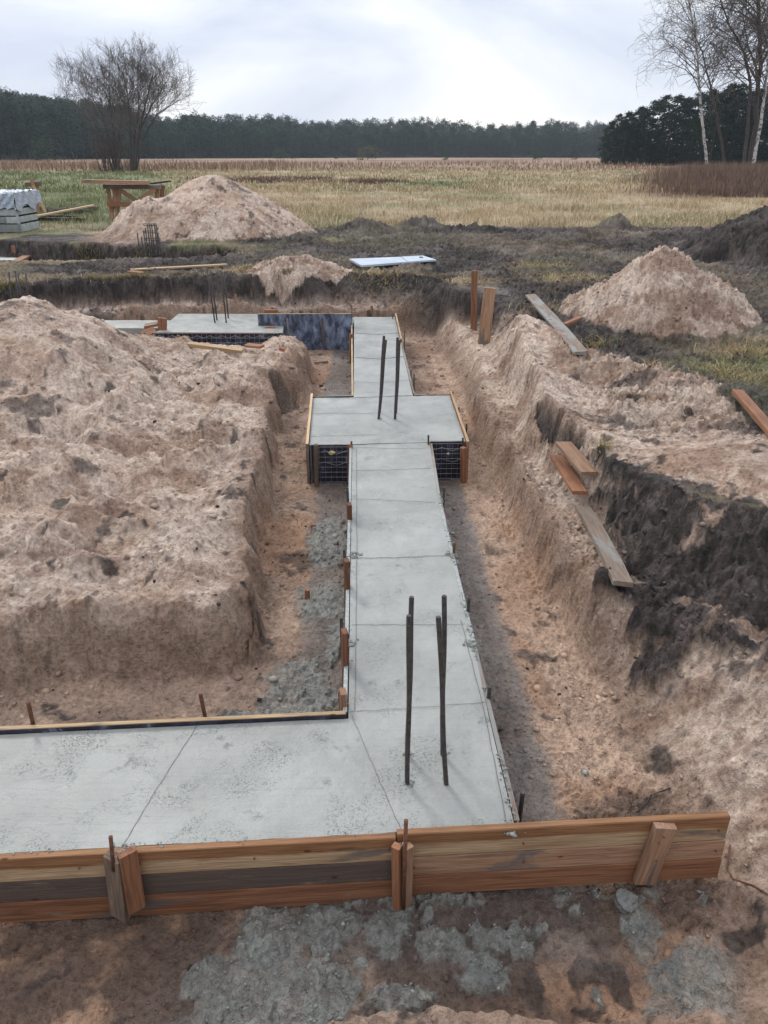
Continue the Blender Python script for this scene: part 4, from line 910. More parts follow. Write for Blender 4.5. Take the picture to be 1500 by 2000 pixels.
# rebar cage in the far trench
def cage():
    c = at(288, 498, .2); r = empty('rebar_cage', (c.x, c.y, -.1), 'dark upright cage of reinforcing bars standing in the far trench', 'rebar cage')
    Y = 17.3
    xs = [(268, 455), (276, 462), (284, 445), (288, 438), (292, 437), (296, 438), (301, 436), (305, 440), (308, 455), (280, 450)]
    for i, (px, py) in enumerate(xs):
        t = atY(px, py, Y+(i % 3)*.2); rebar('bar', (t.x+random.uniform(-.03, .05), Y+(i % 3)*.2, -.1), t, .014, 'steel', ribs=False, parent=r)
    for k in range(7):
        zz = .1+k*.15; a = [atY(282, 450, Y), atY(307, 450, Y), atY(307, 450, Y+.4), atY(282, 450, Y+.4)]
        pts = [Vector((q.x, q.y, zz)) for q in a]; pts.append(pts[0]); tube('stirrup', pts, .008, 'steel', parent=r, n=4)
cage()
o = loose('plank', (30, 512), (60, 497), .07, .09, .2, .05, 'orange', 'orange form board at the end of the small far left slab')
stakeP((25, 480), (27, 494), 18.2, .08, .04, 'orange', 'orange stake behind the small far left slab')

# ------------------------------------------------------------------ cable, rusty wire, stone, foam scraps
def gline(pts, r, m, name, lb, cat, lift=.004):
    P = []
    for (a, b) in pts: q = on_ground(a, b); q.z += r+lift; P.append(q)
    out_ = []
    for a, b in zip(P[:-1], P[1:]):
        for i in range(6): out_.append(a.lerp(b, i/6))
    out_.append(P[-1]); return tag(tube(name, out_, r, m, n=6), lb, cat)
gline([(1243, 1592), (1262, 1572), (1270, 1556), (1290, 1551), (1308, 1547)], .004, 'black', 'cable', 'short black cable on the sand behind the plank wall', 'cable')
gline([(1425, 1655), (1418, 1700), (1430, 1722), (1470, 1738), (1510, 1765)], .004, 'rust', 'steel_wire', 'bent rusty wire on the sand right of the plank wall end', 'wire')
q = on_ground(1222, 1768); o = link('stone', lump(.042, 5, 3, .8), M['stone'], None, q+Vector((0, 0, .02))); tag(o, 'grey fist sized stone under the right part of the plank wall', 'stone')
q = on_ground(1142, 1515); o = link('stone', lump(.014, 8, 2, .8), M['slop'], None, q+Vector((0, 0, .008))); tag(o, 'small grey pebble on bare sand right of the near footing corner', 'stone')
for px, py, lb in ((648, 884, 'pale foam scrap stuck on the wire grid left of the footing'), (875, 886, 'pale foam knob on the wire grid right of the footing')):
    p_ = atY(px, py, 6.44 if px < 700 else 6.52); o = link('foam_scrap', lump(.03 if px < 700 else .014, px, 2, .6), M['foam2'], None, p_); tag(o, lb, 'foam scrap')
for (pt, pb, Y, lb) in [((600, 1152), (600, 1172), 4.05, 'tiny stub of wood poking from grey slop on the trench floor, nearer one'), ((611, 1024), (611, 1038), 4.95, 'tiny orange stub of wood on the trench floor, farther one')]:
    b = at(*pb, FZ+.0); t = atY(pt[0], pt[1], b.y); tag(board('wood_stub', b-Vector((0, 0, .05)), t, .03, .025, 'orange', up=(-.3, -1, 0), seg=2), lb, 'wood stub')

# ------------------------------------------------------------------ loose clods
def scatter_lumps(name, pts, rad, cols, mat, label, cat, sub=1):
    import bmesh
    base = []
    for s_ in range(8):
        me = lump(1.0, 40+s_, sub, .75); n = len(me.vertices); a = np.empty(n*3); me.vertices.foreach_get('co', a)
        f = np.array([p.vertices[:] for p in me.polygons]); base.append((a.reshape(-1, 3), f)); bpy.data.meshes.remove(me)
    V = []; F = []; C = []; off = 0
    for i in range(len(pts)):
        v, f = base[i % 8]; t = rng.random()*6.28; c_, s_ = math.cos(t), math.sin(t)
        sc = rad[i]*np.array([1, .6+.6*rng.random(), .6+.5*rng.random()]); w_ = v*sc
        w_ = np.stack([w_[:, 0]*c_-w_[:, 1]*s_, w_[:, 0]*s_+w_[:, 1]*c_, w_[:, 2]], 1)+pts[i]; V.append(w_); F.append(f+off); C.append(np.repeat(cols[i][None], len(v), 0)); off += len(v)
    me = npmesh(name, np.vstack(V), np.vstack(F), smooth=False); setcol(me, np.vstack(C)); o = link(name, me, mat); tag(o, label, cat, kind='stuff'); return o
def clods():
    n = 90000
    y_ = 1.2*np.exp(rng.random(n)*math.log(14/1.2)); x_ = (rng.random(n)*2-1)*(1.2+.56*y_)
    h, c, r_, gg, _ = terrain(x_, y_, True)
    cl = fbm(x_, y_, 2.2, 3, 401); onc = np.zeros(n, bool)
    for poly in ([(-4.2, 1.85), (.52, 2.15), (.53, 2.9), (-4.2, 2.6)], [(-.2, 2.7), (.54, 2.1), (.44, 6.6), (-.31, 6.6)], [(-.7, 6.45), (.78, 6.5), (.76, 8.1), (-.8, 8)], [(-.35, 7.9), (.33, 8), (.2, 12.5), (-.5, 12.5)], [(-3.45, 11.2), (-.4, 11.2), (-.4, 12.75), (-3.45, 12.75)]):
        onc |= sdf(x_, y_, poly) < .0
    keep = (~onc) & (rng.random(n) < np.clip(.25+.9*cl, .05, .8)*(.35+.65*(y_ > 2.1))) & (gg < .3)
    x_, y_, h, c = x_[keep], y_[keep], h[keep], c[keep]; n = len(x_)
    rad = (.0013+.0006*y_)*np.exp(.7*rng.standard_normal(n)); rad = np.clip(rad, .001, .03)
    cc = c*(.62+.45*rng.random((n, 1))); dk = rng.random(n) < .035; cc[dk] = np.array([.035, .03, .028]); 
    pts = np.stack([x_, y_, h+rad*.25], 1)
    scatter_lumps('soil_clods', pts, rad, cc, M['clod'], 'crumbs and clods of sand and soil strewn over the dug ground', 'clods')
clods()
def edge_slop():
    P = []; Rr = []; 
    def line(a, b, n, sp, z0, r0):
        for i in range(n):
            t = rng.random(); p_ = np.array(a)*(1-t)+np.array(b)*t; p_ = p_+rng.standard_normal(2)*sp
            if vn(np.array([p_[0]*6]), np.array([p_[1]*6]), 9)[0] < -.1: continue
            P.append((p_[0], p_[1], z0+rng.random()*.003)); Rr.append(r0*.62*math.exp(.5*rng.standard_normal()))
    line((.515, 2.2), (.43, 5.9), 900, .010, .004, .0045); line((-.175, 2.9), (-.29, 6.4), 500, .010, .003, .004)
    line((-1.6, 2.03), (.5, 2.17), 150, .008, .004, .004)
    for (x_, y_) in ((.47, 3.4), (-.19, 3.4), (.44, 4.4), (.5, 2.9), (-.2, 4.4), (.5, 2.16), (.03, 2.12), (-1.0, 2.04)):
        line((x_, y_), (x_+.01, y_), 60, .02, .003, .006)
    for (x_, y_) in ((.10, 2.40), (.105, 2.57), (.26, 2.40), (.26, 2.57), (-.05, 7.24), (.12, 7.24)): line((x_, y_), (x_+.006, y_), 26, .010, .002, .006)
    n = 42000; sy_ = np.where(rng.random(n) < .6, 1.5+.7*rng.random(n), 2.85+3.2*rng.random(n)); sx_ = np.where(sy_ < 2.3, -1.2+2.6*rng.random(n), -.95+.75*rng.random(n))
    hh, _, rg, _, _ = terrain(sx_, sy_, True); kk = (rg < .62) & (fbm(sx_, sy_, 8, 3, 411) > -.1); idx_ = np.nonzero(kk)[0][:2600]
    for q_ in idx_: P.append((sx_[q_], sy_[q_], hh[q_]+.001)); Rr.append((.0012+.0004*sy_[q_])*math.exp(.6*rng.standard_normal()))
    c = np.array([.235, .24, .222]); scatter_lumps('concrete_crumbs', np.array(P), np.array(Rr), np.repeat(c[None], len(P), 0)*(.7+.5*rng.random((len(P), 1))), M['clod'], 'grey crumbs of slopped concrete along the formwork edges', 'concrete crumbs')
edge_slop()

# ------------------------------------------------------------------ grass
def blades(name, x_, y_, hgt, wid, cols, label, cat, lean=.5, kind='stuff', seg2=True):
    n = len(x_); z_ = hzv(x_, y_)-.01
    a = rng.random(n)*6.28; la = rng.random(n)*6.28; ll = hgt*lean*rng.random(n)
    dx, dy = np.cos(a)*wid/2, np.sin(a)*wid/2; b = np.stack([x_, y_, z_], 1)
    mid = b+np.stack([np.cos(la)*ll*.35, np.sin(la)*ll*.35, hgt*.6], 1); top = b+np.stack([np.cos(la)*ll, np.sin(la)*ll, hgt*(1-.25*rng.random(n))], 1)
    w = np.stack([dx, dy, 0*dx], 1)
    V = np.stack([b-w, b+w, mid+w*.75, mid-w*.75, top+w*.1, top-w*.1], 1).reshape(-1, 3)
    k = np.arange(n)[:, None]*6; F = np.vstack([k+np.array([0, 1, 2, 3]), k+np.array([3, 2, 4, 5])])
    me = npmesh(name, V, F, smooth=False); setcol(me, np.repeat(cols, 6, 0)); return tag(link(name, me, M['blade']), label, cat, kind=kind)
def grass():
    XX, YY, HH, WW, CC = [], [], [], [], []
    def zone(n, y0, y1, hmin, hmax, w0, lo=.15, spread=.60, cut=None, fl=1.0):
        y_ = y0*np.exp(rng.random(n)*math.log(y1/y0)); x_ = (rng.random(n)*2-1)*(1.0+spread*y_)
        h, c, r_, gg, fld = terrain(x_, y_, False); k = rng.random(n) < np.clip((gg-lo)*1.6, 0, 1)*np.clip(.45+1.1*fbm(x_, y_, 1.2/(1+y_*.02), 3, 501), .1, 1)
        if cut is not None: k &= cut(x_, y_)
        x_, y_, fld = x_[k], y_[k], fld[k]; m = len(x_)
        tall = .6+.8*np.clip(.5+fbm(x_, y_, .5, 3, 502), 0, 1)
        XX.append(x_); YY.append(y_); HH.append((hmin+(hmax-hmin)*rng.random(m))*tall); WW.append(w0*(.6+.8*rng.random(m))*(1+y_*.012))
        v = .75+.6*rng.random((m, 1)); c2 = fld*v*1.15; st = rng.random(m) < np.where(fld[:, 1] > fld[:, 0]*.98, .08, .3); c2[st] = np.array([.50, .395, .255])*v[st]; CC.append(c2)
    zone(26000, 5.5, 14, .02, .07, .004, .2)
    zone(90000, 12.5, 24, .03, .10, .007, .15)
    zone(170000, 22.5, 48, .08, .26, .011, .1)
    zone(110000, 45, 110, .12, .32, .03, .1)
    blades('grass', np.concatenate(XX), np.concatenate(YY), np.concatenate(HH), np.concatenate(WW), np.vstack(CC), 'straw coloured and green winter grass of the meadow and on the mud', 'grass', 1.2)
    # tufts of dead straw lying on mud
    X_, Y_, H_, W_ = [], [], [], []
    for tx, ty, s_, n in [(at(735, 538, .45).x, at(735, 538, .45).y, .5, 700), (at(490, 530, .45).x, at(490, 530, .45).y, .35, 300), (at(1100, 545, .45).x, at(1100, 545, .45).y, .6, 700), (at(1050, 520, .45).x, at(1050, 520, .45).y, .6, 600),
                          (at(1460, 690, .45).x, at(1460, 690, .45).y, .45, 1200), (at(1440, 735, .45).x, at(1440, 735, .45).y, .3, 700), (at(1170, 665, .45).x, at(1170, 665, .45).y, .18, 250), (at(1060, 605, .45).x, at(1060, 605, .45).y, .3, 300), (at(1280, 712, .5).x, at(1280, 712, .5).y, .12, 120), (at(1180, 858, .5).x, at(1180, 858, .5).y, .05, 120)]:
        X_.append(tx+rng.standard_normal(n)*s_*.6); Y_.append(ty+rng.standard_normal(n)*s_*.5); H_.append(.03+.09*rng.random(n)); W_.append(np.full(n, .0035+.0004*ty))
    X_, Y_, H_, W_ = map(np.concatenate, (X_, Y_, H_, W_)); c = np.array([.38, .28, .15])*(.6+.6*rng.random((len(X_), 1))); gr = rng.random(len(X_)) < .25; c[gr] = np.array([.13, .15, .06])
    blades('dead_grass', X_, Y_, H_, W_, c, 'matted straw tufts on the churned mud', 'dead grass', 2.2)
    # grass overhang along far trench lips
    n = 9000; x_ = -8.5+8*rng.random(n); t = rng.random(n) < .5
    y_ = np.where(t, np.interp(x_, [-8.5, -6.2, -5.16, -3.07, -1.3], [12.62, 12.72, 13.2, 13.5, 13.35])+.10*rng.random(n), np.interp(x_, [-9.8, -6.7, -5.5, -4, -3], [20.0, 19.1, 18.8, 18.5, 18.3])+.15*rng.random(n))
    k = (fbm(x_, y_, 1.5, 3, 601) > 0) & (~(t & (x_ > -1.6))) & (~((~t) & (x_ > -3.8))); x_, y_ = x_[k], y_[k]; n = len(x_)
    c = np.array([.27, .21, .11])*(.5+.8*rng.random((n, 1))); gr = rng.random(n) < .35; c[gr] = np.array([.10, .12, .045])
    blades('turf_fringe', x_, y_-.04, .04+.10*rng.random(n), np.full(n, .010), c, 'ragged turf fringe on the lips of the far trenches', 'grass', 1.6)
grass()
def reeds():
    n = 34000
    y_ = 40*np.exp(rng.random(n)*math.log(78/40)); X0 = .315+.05*vn(y_*.35, y_*0, 3)+ (rng.random(n)**.8)*.38; x_ = X0*y_; kk = fbm(x_, y_, .35, 3, 77)+.2 > rng.random(n)*.6-1.2*(X0 > .37); x_, y_, X0 = x_[kk], y_[kk], X0[kk]; n = len(x_)
    v = .6+.7*rng.random((n, 1)); c = np.array([.15, .100, .078])*v; lt = rng.random(n) < .2; c[lt] = np.array([.27, .19, .12])*v[lt]
    blades('reeds', x_, y_, (1.0+.6*rng.random(n))*(.45+.55*ss(40, 49, y_+3*vn(x_*.4, y_*0, 8)))*np.clip(.55+(X0-.31)*9, .4, 1), np.full(n, .03)*(.5+rng.random(n)), c, 'stand of tall brown reeds at the right side of the meadow', 'reeds', .25)
    n = 17000
    y_ = 98*np.exp(rng.random(n)*math.log(190/98)); b = (rng.random(n)*2-1)*.62; x_ = b*y_; k = (b < -.12) | (rng.random(n) < .45); x_, y_ = x_[k], y_[k]; n = len(x_)
    v = .7+.6*rng.random((n, 1)); c = np.array([.21, .138, .092])*v; lt = rng.random(n) < .4; c[lt] = np.array([.32, .23, .16])*v[lt]
    blades('weeds', x_, y_, (.4+.7*rng.random(n))*np.clip(.7+.9*fbm(x_, y_, .05, 3, 88), .15, 1.2), .08+.08*rng.random(n), c, 'reddish brown belt of dead weeds across the far meadow', 'weeds', .3)
    n = 7000; y_ = 56*np.exp(rng.random(n)*math.log(70/56)); x_ = (-.23+.25*rng.random(n))*y_+rng.standard_normal(n)*.6; y_ = y_+rng.standard_normal(n)*1.5; kk = fbm(x_, y_, .25, 4, 78) > .05; x_, y_ = x_[kk], y_[kk]; n = len(x_); v = .6+.7*rng.random((n, 1)); c = np.array([.13, .075, .06])*v
    blades('dock_plants', x_, y_, .12+.28*rng.random(n), .03+.03*rng.random(n), c, 'strip of dark brown dead stalks in the middle of the meadow', 'weeds', .3)
reeds()

# ------------------------------------------------------------------ trees
def bare_tree(name, root, trunks, label, cat='tree', twig='twig', trunkm='bark', droop=0, group=None, seed=1, depth=5, minr=.012, spread=.5, up=.25, nb=(2, 4), wr=.75, trunk_mat=None):
    """trunks: list of (polyline, r0, r1, first branch fraction, branch length)"""
    rr = random.Random(seed); r = empty(name, root, label, cat, group)
    TV, TF, BV, BF = [], [], [], []
    def put(Vl, Fl, pts, r0, r1, n):
        v, f = tubemesh(pts, r0, n, r1, cap=False); o_ = len(Vl); Vl.extend(v); Fl.extend([tuple(i+o_ for i in q) for q in f])
    def grow(p, d, L_, rad, lev):
        k = 4 if lev < 4 else 3; pts = [p]; q = p.copy(); dd = d.copy()
        for i in range(k):
            dd = dd+Vector((rr.gauss(0, .16), rr.gauss(0, .16), rr.gauss(0, .10)+up*.35*(1 if not droop else max(-1, .3-droop*lev*.5)))); dd.normalize(); q = q+dd*L_/k; pts.append(q.copy())
        put(BV, BF, pts, max(rad, minr), max(rad*.45, minr*.8), 5 if lev < 2 else 3)
        if lev >= depth: return
        m = rr.randint(*nb)+(1 if lev >= 1 else 2)
        for j in range(m):
            t = .25+.75*(j+rr.random())/m; i = min(k-1, int(t*k)); b = pts[i].lerp(pts[i+1], t*k-i)
            ax = (pts[i+1]-pts[i]).normalized(); pr = Vector((rr.gauss(0, 1), rr.gauss(0, 1), rr.gauss(0, 1))); pr = (pr-ax*pr.dot(ax)).normalized()
            nd = (ax*(1-spread)+pr*spread+Vector((0, 0, up*(1 if not droop else -droop*.4*lev)))).normalized()
            grow(b, nd, L_*(.50+.25*rr.random()), rad*.55, lev+1)
    for (poly, r0, r1, f0, bl, nbr) in trunks:
        pts = [Vector(p) for p in poly]; fine = []
        for a, b in zip(pts[:-1], pts[1:]):
            for i in range(4): fine.append(a.lerp(b, i/4)+Vector((rr.gauss(0, r0*.18), rr.gauss(0, r0*.18), 0)))
        fine.append(pts[-1]); put(TV, TF, fine, r0, r1, 8)
        for j in range(nbr):
            t = f0+(1-f0)*(j+rr.random()*.8)/nbr; t = min(t, .999); q = t*(len(fine)-1); i = int(q); b = fine[i].lerp(fine[i+1], q-i)
            ax = (fine[i+1]-fine[i]).normalized(); an = rr.random()*6.28; pr = Vector((math.cos(an), math.sin(an), 0)); nd = (ax*(1-spread)+pr*spread+Vector((0, 0, up))).normalized()
            L_ = bl*(1-.55*(t-f0)/(1-f0+1e-6))*(.7+.5*rr.random()); grow(b, nd, L_, (r0+(r1-r0)*t)*.45, 1)
    root = Vector(root)
    for nm, V_, F_, m in (('trunk', TV, TF, trunk_mat or M[trunkm]), ('crown', BV, BF, M[twig])):
        me = npmesh(nm, np.array([tuple(v-root) for v in V_]), np.array(F_), True); o = link(nm, me, m, r); o.location = (0, 0, 0)
    return r
# the big bare willow on the left (about 100 m away)
YW = 96; gw = hz(at(240, 338, .45).x, YW)
def W(px, py, dy=0): p_ = atY(px, py, YW+dy); return p_
base = W(240, 337); base.z = gw
tr = []
for (pts, r0) in [([(225, 334), (213, 268), (195, 215), (165, 165)], .20), ([(228, 334), (222, 262), (215, 200), (212, 140)], .22), ([(222, 334), (200, 275), (170, 230), (135, 190)], .16), ([(232, 334), (232, 270), (238, 225), (225, 165)], .16),
                  ([(258, 334), (262, 270), (272, 205), (268, 130)], .26), ([(262, 334), (270, 262), (285, 200), (300, 140)], .24), ([(265, 334), (280, 270), (305, 225), (350, 195)], .16), ([(255, 334), (255, 262), (250, 190), (240, 140)], .18), ([(262, 334), (275, 250), (300, 200), (325, 160)], .18)]:
    dy = random.uniform(-1.5, 1.5); P_ = [W(*pts[0], 0)]+[W(px, py, dy*(i+1)/2) for i, (px, py) in enumerate(pts[1:])]; P_[0].z = gw-.1
    tr.append((P_, r0*.7, .03, .26, 4.8, 11))
bare_tree('willow_tree', base, tr, 'big leafless bushy tree with two stem clusters standing alone at the left of the meadow', 'tree', seed=4, depth=4, minr=.011, spread=.52, up=.16, nb=(2, 4))
# brushwood at its foot
tr = []
for i in range(46):
    b = base+Vector((random.uniform(-2.6, .6), random.uniform(-1, 1), 0)); t = b+Vector((random.uniform(-.8, .8), random.uniform(-.5, .5), random.uniform(2.2, 4.6))); tr.append(([b, b.lerp(t, .5)+Vector((random.uniform(-.2, .2), 0, 0)), t], .03, .015, .3, 1.2, 4))
bare_tree('shrub', base+Vector((-1.2, 0, 0)), tr, 'dense leafless scrub at the foot of the big bare tree', 'shrub', seed=9, depth=2, minr=.014, spread=.4, up=.3)
# birch bark
def mat_birch():
    m, t, b, n, l = newmat('birch_bark'); c = n('ShaderNodeTexCoord').outputs['Object']
    mp = n('ShaderNodeMapping'); mp.inputs['Scale'].default_value = (1.5, 1.5, 2.2); l(c, mp.inputs['Vector']); f = noise(t, mp.outputs[0], 1.3, 5, .7, .6)
    x_ = ramp(t, f, [(.44, (.05, .045, .042)), (.50, (.40, .38, .36)), (.7, (.55, .53, .50))]); l(x_, b.inputs['Base Color']); b.inputs['Roughness'].default_value = .7; return m
MB = mat_birch()
YB_ = 88
def B(px, py, Y_=YB_): return atY(px, py, Y_)
def tree_pts(pts, Y_): P_ = [B(px, py, Y_) for px, py in pts]; P_[0].z = hz(P_[0].x, Y_)-.1; return P_
GB = 'bare trees at the right edge of the meadow'
P_ = tree_pts([(1386, 318), (1374, 255), (1366, 180), (1362, 110), (1352, 40), (1335, -60), (1325, -150)], YB_)
bare_tree('birch_tree', P_[0], [(P_, .17, .04, .32, 5.0, 34)], 'slender white trunked birch, leftmost of the bare trees on the right', 'tree', 'twig', seed=12, depth=4, minr=.010, spread=.55, up=.16, droop=.35, group=GB, trunk_mat=MB)
P_ = tree_pts([(1421, 318), (1410, 280), (1397, 215), (1385, 160), (1372, 100), (1350, 60)], YB_+4)
bare_tree('birch_tree', P_[0], [(P_, .16, .04, .4, 3.5, 20)], 'thin dark leaning tree between the leftmost birch and the thick trunks', 'tree', 'twig', seed=13, depth=3, minr=.013, spread=.55, up=.16, droop=.3, group=GB)
P_ = tree_pts([(1454, 322), (1462, 240), (1466, 160), (1452, 100), (1425, 50), (1400, -20)], YB_-2)
bare_tree('birch_tree', P_[0], [(P_, .18, .05, .35, 6.0, 30)], 'dark trunked tree left of the thick dark trunk, its crown bending left', 'tree', 'twig', seed=14, depth=4, minr=.014, spread=.6, up=.12, droop=.3, group=GB)
P_ = tree_pts([(1466, 322), (1474, 240), (1484, 130), (1482, 20), (1478, -90), (1480, -160)], YB_-1)
bare_tree('alder_tree', P_[0], [(P_, .30, .08, .3, 6.0, 34)], 'thickest dark trunk near the right edge, rising out of the picture', 'tree', 'twig', seed=15, depth=4, minr=.014, spread=.55, up=.15, droop=.25, group=GB)
P_ = tree_pts([(1472, 326), (1486, 240), (1496, 160), (1504, 60), (1510, -80)], YB_-4)
bare_tree('birch_tree', P_[0], [(P_, .19, .05, .35, 5.0, 26)], 'white trunked birch leaning right in front of the thick dark trunk', 'tree', 'twig', seed=16, depth=4, minr=.014, spread=.55, up=.15, droop=.4, group=GB, trunk_mat=MB)

def pine_data(h, seed, n_cl, per, size, low=.25, wide=.22, conical=.5):
    r_ = np.random.default_rng(seed); V = []; F = []
    t = low+(1-low)*r_.random(n_cl)**.9; rad = h*wide*np.sin(np.clip((1-t)/(1-low), 0, 1)**(.6)*math.pi*(.5+.25*(1-conical)))*(.55+.6*r_.random(n_cl)); a = r_.random(n_cl)*6.28
    cx, cy, cz = rad*np.cos(a), rad*np.sin(a), t*h
    c = np.stack([cx, cy, cz], 1).repeat(per, 0)+r_.standard_normal((n_cl*per, 3))*size*np.array([1, 1, .55])
    m = len(c); e1 = r_.standard_normal((m, 3)); e1 /= np.linalg.norm(e1, axis=1, keepdims=True); e2 = r_.standard_normal((m, 3)); e2 /= np.linalg.norm(e2, axis=1, keepdims=True)
    s = size*(.5+.6*r_.random((m, 1))); V = np.stack([c-e1*s*.6, c+e1*s*.6, c+e2*s], 1).reshape(-1, 3); F = np.arange(m*3).reshape(-1, 3); return V, F
def pine_meshes(h, seed, n_cl, per, size, m, **k):
    V, F = pine_data(h, seed, n_cl, per, size, **k); me = npmesh('crown', V, F, smooth=False); me.materials.append(m)
    v, f = tubemesh([(0, 0, -.3), (0, 0, h*.5), (0, 0, h*.95)], h*.016, 6, h*.004); mt = bpy.data.meshes.new('trunk'); mt.from_pydata([tuple(q) for q in v], [], f); mt.update(); mt.materials.append(M['bark']); return me, mt
def pine(me, mt, loc, rz, sc, name, label, cat='tree', group=None):
    r = empty(name, loc, label, cat, group); r.rotation_euler = (0, 0, rz); r.scale = sc
    for nm, d in (('crown', me), ('trunk', mt)): o = bpy.data.objects.new(nm, d); col.objects.link(o); o.parent = r
    return r
near_var = [pine_meshes(17, 50+i, 190+20*i, 30, .42, M['needles_dark'], low=.04, wide=.235+.01*i, conical=.25+.2*i) for i in range(4)]
k = 0
TS = [(1195, 232, 150), (1212, 218, 150), (1232, 206, 152), (1256, 202, 150), (1280, 204, 146), (1302, 198, 148), (1325, 200, 146), (1345, 196, 150), (1368, 192, 146), (1392, 186, 142), (1412, 182, 145), (1432, 176, 140), (1452, 170, 142), (1472, 164, 138), (1494, 158, 138), (1516, 158, 136), (1225, 232, 144), (1268, 226, 142), (1316, 224, 140), (1360, 220, 138), (1404, 212, 134), (1446, 204, 132), (1485, 200, 130), (1540, 170, 134), (1565, 165, 134), (1590, 160, 130)]
for px, py, Y_ in TS:
    t = atY(px, py, Y_); zb = hz(t.x, Y_)-.2; h_ = (t.z-zb)*random.uniform(.88, 1.1); me, mt = near_var[k % 4]
    pine(me, mt, (t.x, Y_, zb), random.random()*6.28, (h_/17*random.uniform(.95, 1.15),)*2+(h_/17,), 'pine_tree', 'dark pine of the tall stand behind the bare birches on the right', 'tree', 'dark pines of the right hand stand'); k += 1
far_var = [pine_meshes(16, 80+i, 110, 12, .5, M['needles'], low=.12, wide=.20) for i in range(5)]
TOP = [(-80, 160), (0, 172), (60, 178), (110, 186), (200, 205), (300, 222), (350, 226), (380, 216), (420, 224), (500, 232), (600, 236), (700, 232), (760, 236), (900, 240), (1020, 238), (1080, 240), (1130, 248), (1170, 242), (1210, 240), (1600, 236)]
def topy(px): return float(np.interp(px, [a for a, b in TOP], [b for a, b in TOP]))
def dist(px): return float(np.interp(px, [-80, 0, 350, 600, 900, 1250], [230, 245, 300, 370, 420, 420]))
GP = 'pines along the front of the far forest'; px = -70
while px < 1215:
    Y_ = dist(px)+random.uniform(-6, 6); t = atY(px, topy(px)+random.uniform(14, 40), Y_); zb = hz(t.x, Y_)-.2; h_ = max(5, t.z-zb); me, mt = far_var[k % 5]
    pine(me, mt, (t.x, Y_, zb), random.random()*6.28, (h_/16*1.15,)*2+(h_/16,), 'pine_tree', 'pine along the front edge of the far forest beyond the meadow', 'tree', GP); k += 1
    px += random.uniform(9, 17)
def forest():
    VV, FF, CC = [], [], []; off = 0; datas = [pine_data(16, 300+i, 70, 9, .55, low=.25, wide=.15) for i in range(6)]
    for i in range(1900):
        px = random.uniform(-120, 1260); base_ = dist(px); t_ = random.random()**.8; Y_ = base_+10+t_*60; tz = atY(px, topy(px)+random.uniform(-8, 8)+5*math.sin(px*.021)+(1-t_)*30, Y_).z
        X_ = atY(px, 300, Y_).x; top_ = tz; h_ = min(top_-.3, random.uniform(15, 19)); zb = top_-h_; V_, F_ = datas[i % 6]; a = random.random()*6.28; c_, s_ = math.cos(a), math.sin(a)
        w_ = V_*np.array([1.05, 1.05, h_/16]); w_ = np.stack([w_[:, 0]*c_-w_[:, 1]*s_+X_, w_[:, 0]*s_+w_[:, 1]*c_+Y_, w_[:, 2]+zb], 1); VV.append(w_); FF.append(F_+off); off += len(w_)
        kc = random.random(); cc_ = np.array([.029, .053, .033])*random.uniform(.5, 1.35) if kc < .86 else np.array([.085, .072, .060])*random.uniform(.6, 1.1); CC.append(np.tile(cc_, (len(w_), 1))*(.75+.5*np.random.default_rng(i).random((len(w_)//3, 1)).repeat(3, 0)))
    me = npmesh('forest', np.vstack(VV), np.vstack(FF), smooth=False); setcol(me, np.vstack(CC)); o = link('forest', me, M['leafcol']); tag(o, 'dark green pine forest forming the horizon beyond the meadow', 'forest', kind='stuff')
    # ground rising under the forest
forest()
def hills():
    V = []; F = []; n = 80
    for i in range(n+1):
        px = -200+1550*i/n; D0 = dist(px)
        for j, (dy, f) in enumerate(((14, 0), (40, .5), (80, .78), (200, .8), (400, -.1))):
            Y_ = D0+dy; t = atY(px, 300, Y_); zt = max(2, atY(px, topy(px)+30, D0+75).z-2); V.append((t.x, Y_, .1+zt*f if f > 0 else -1 if f < 0 else .1))
    for i in range(n):
        for j in range(4): a = i*5+j; F.append((a, a+5, a+6, a+1))
    me = bpy.data.meshes.new('hills'); me.from_pydata(V, [], F); me.update(); o = link('hills', me, mat_plain('forest_floor', (.03, .035, .025), .95)); o['kind'] = 'structure'
hills()
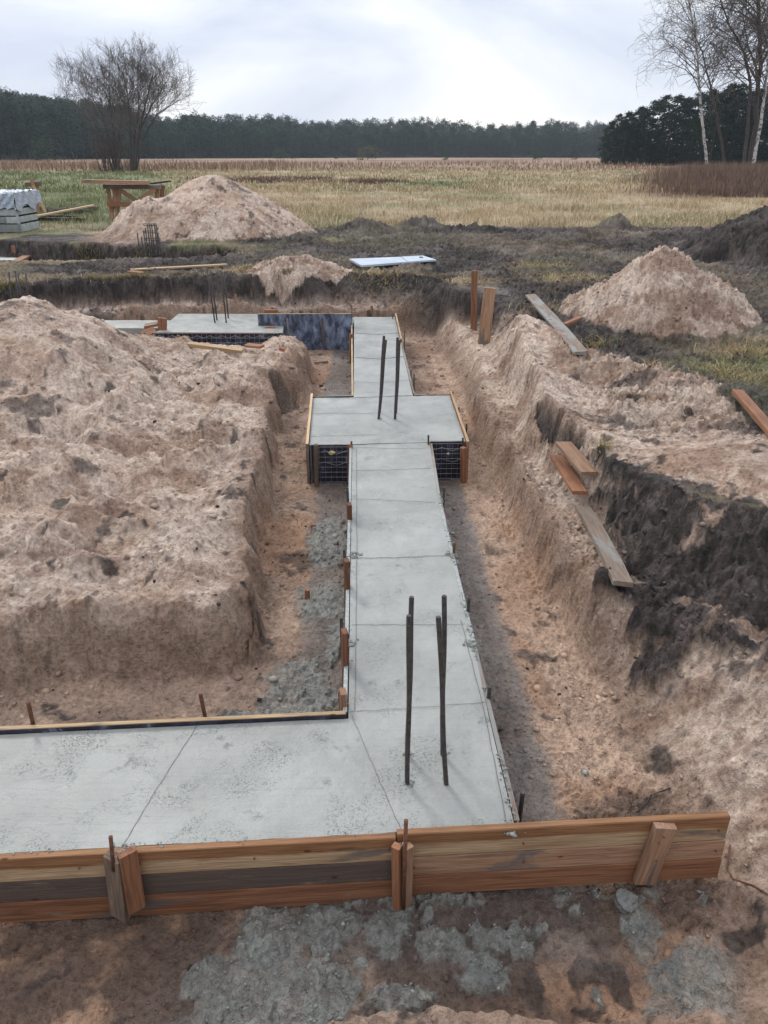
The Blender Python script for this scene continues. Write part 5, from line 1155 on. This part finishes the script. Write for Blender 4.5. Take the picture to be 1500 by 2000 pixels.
# lone bushes and little pines in front of the forest
bush_var = [pine_meshes(4, 120+i, 60, 18, .26, M['bushgreen'], low=.08, wide=.42, conical=0) for i in range(2)]
brown_bush = pine_meshes(4, 130, 50, 14, .28, M['bushes'], low=.05, wide=.5, conical=0)
for px, pt, Y_, v, w_, lb in [(85, 272, 190, 0, 1.5, 'round dark pine left of the big bare tree, in front of the forest'), (870, 288, 235, 1, .8, 'small dark pine alone in the far meadow near the middle'), (1052, 290, 240, 0, 1.25, 'round dark green pine in the far meadow right of the middle'),
                              (1122, 294, 250, 1, 1.0, 'small green pine right of the round dark one in the far meadow'), (718, 285, 260, 2, 1.9, 'brownish green bush at the far end of the meadow'), (575, 294, 300, 0, 1.4, 'low dark bush left of the brownish one before the forest'),
                              (545, 290, 300, 1, 1.3, 'low dark bush leftmost of the pair before the forest'), (655, 294, 310, 0, 1.2, 'low dark bush just left of the brownish bush'), (1175, 300, 280, 1, 1.2, 'low scrubby bush in front of the left end of the dark pine stand')]:
    me, mt = brown_bush if v == 2 else bush_var[v]; t = atY(px, pt, Y_); zb = hz(t.x, Y_)-.1; h_ = max(1, t.z-zb)/4
    pine(me, mt, (t.x, Y_, zb), px, (h_*w_, h_*w_, h_), 'bush', lb, 'bush')

# ------------------------------------------------------------------ haze
def haze():
    V = [(x_, y_, z_) for z_ in (-3, 60) for y_ in (-10, 700) for x_ in (-560, 560)]
    F = [(0, 2, 3, 1), (4, 5, 7, 6), (0, 1, 5, 4), (2, 6, 7, 3), (0, 4, 6, 2), (1, 3, 7, 5)]
    me = bpy.data.meshes.new('haze'); me.from_pydata(V, [], F); me.update(); m = bpy.data.materials.new('haze'); m.use_nodes = True; t = m.node_tree; t.nodes.clear()
    o_ = t.nodes.new('ShaderNodeOutputMaterial'); v = t.nodes.new('ShaderNodeVolumePrincipled'); v.inputs['Color'].default_value = (.80, .88, 1, 1); v.inputs['Density'].default_value = HAZE
    t.links.new(v.outputs[0], o_.inputs['Volume']); o = link('haze', me, m); o['kind'] = 'stuff'
HAZE = .00022
USE_HAZE = True
if USE_HAZE: haze()
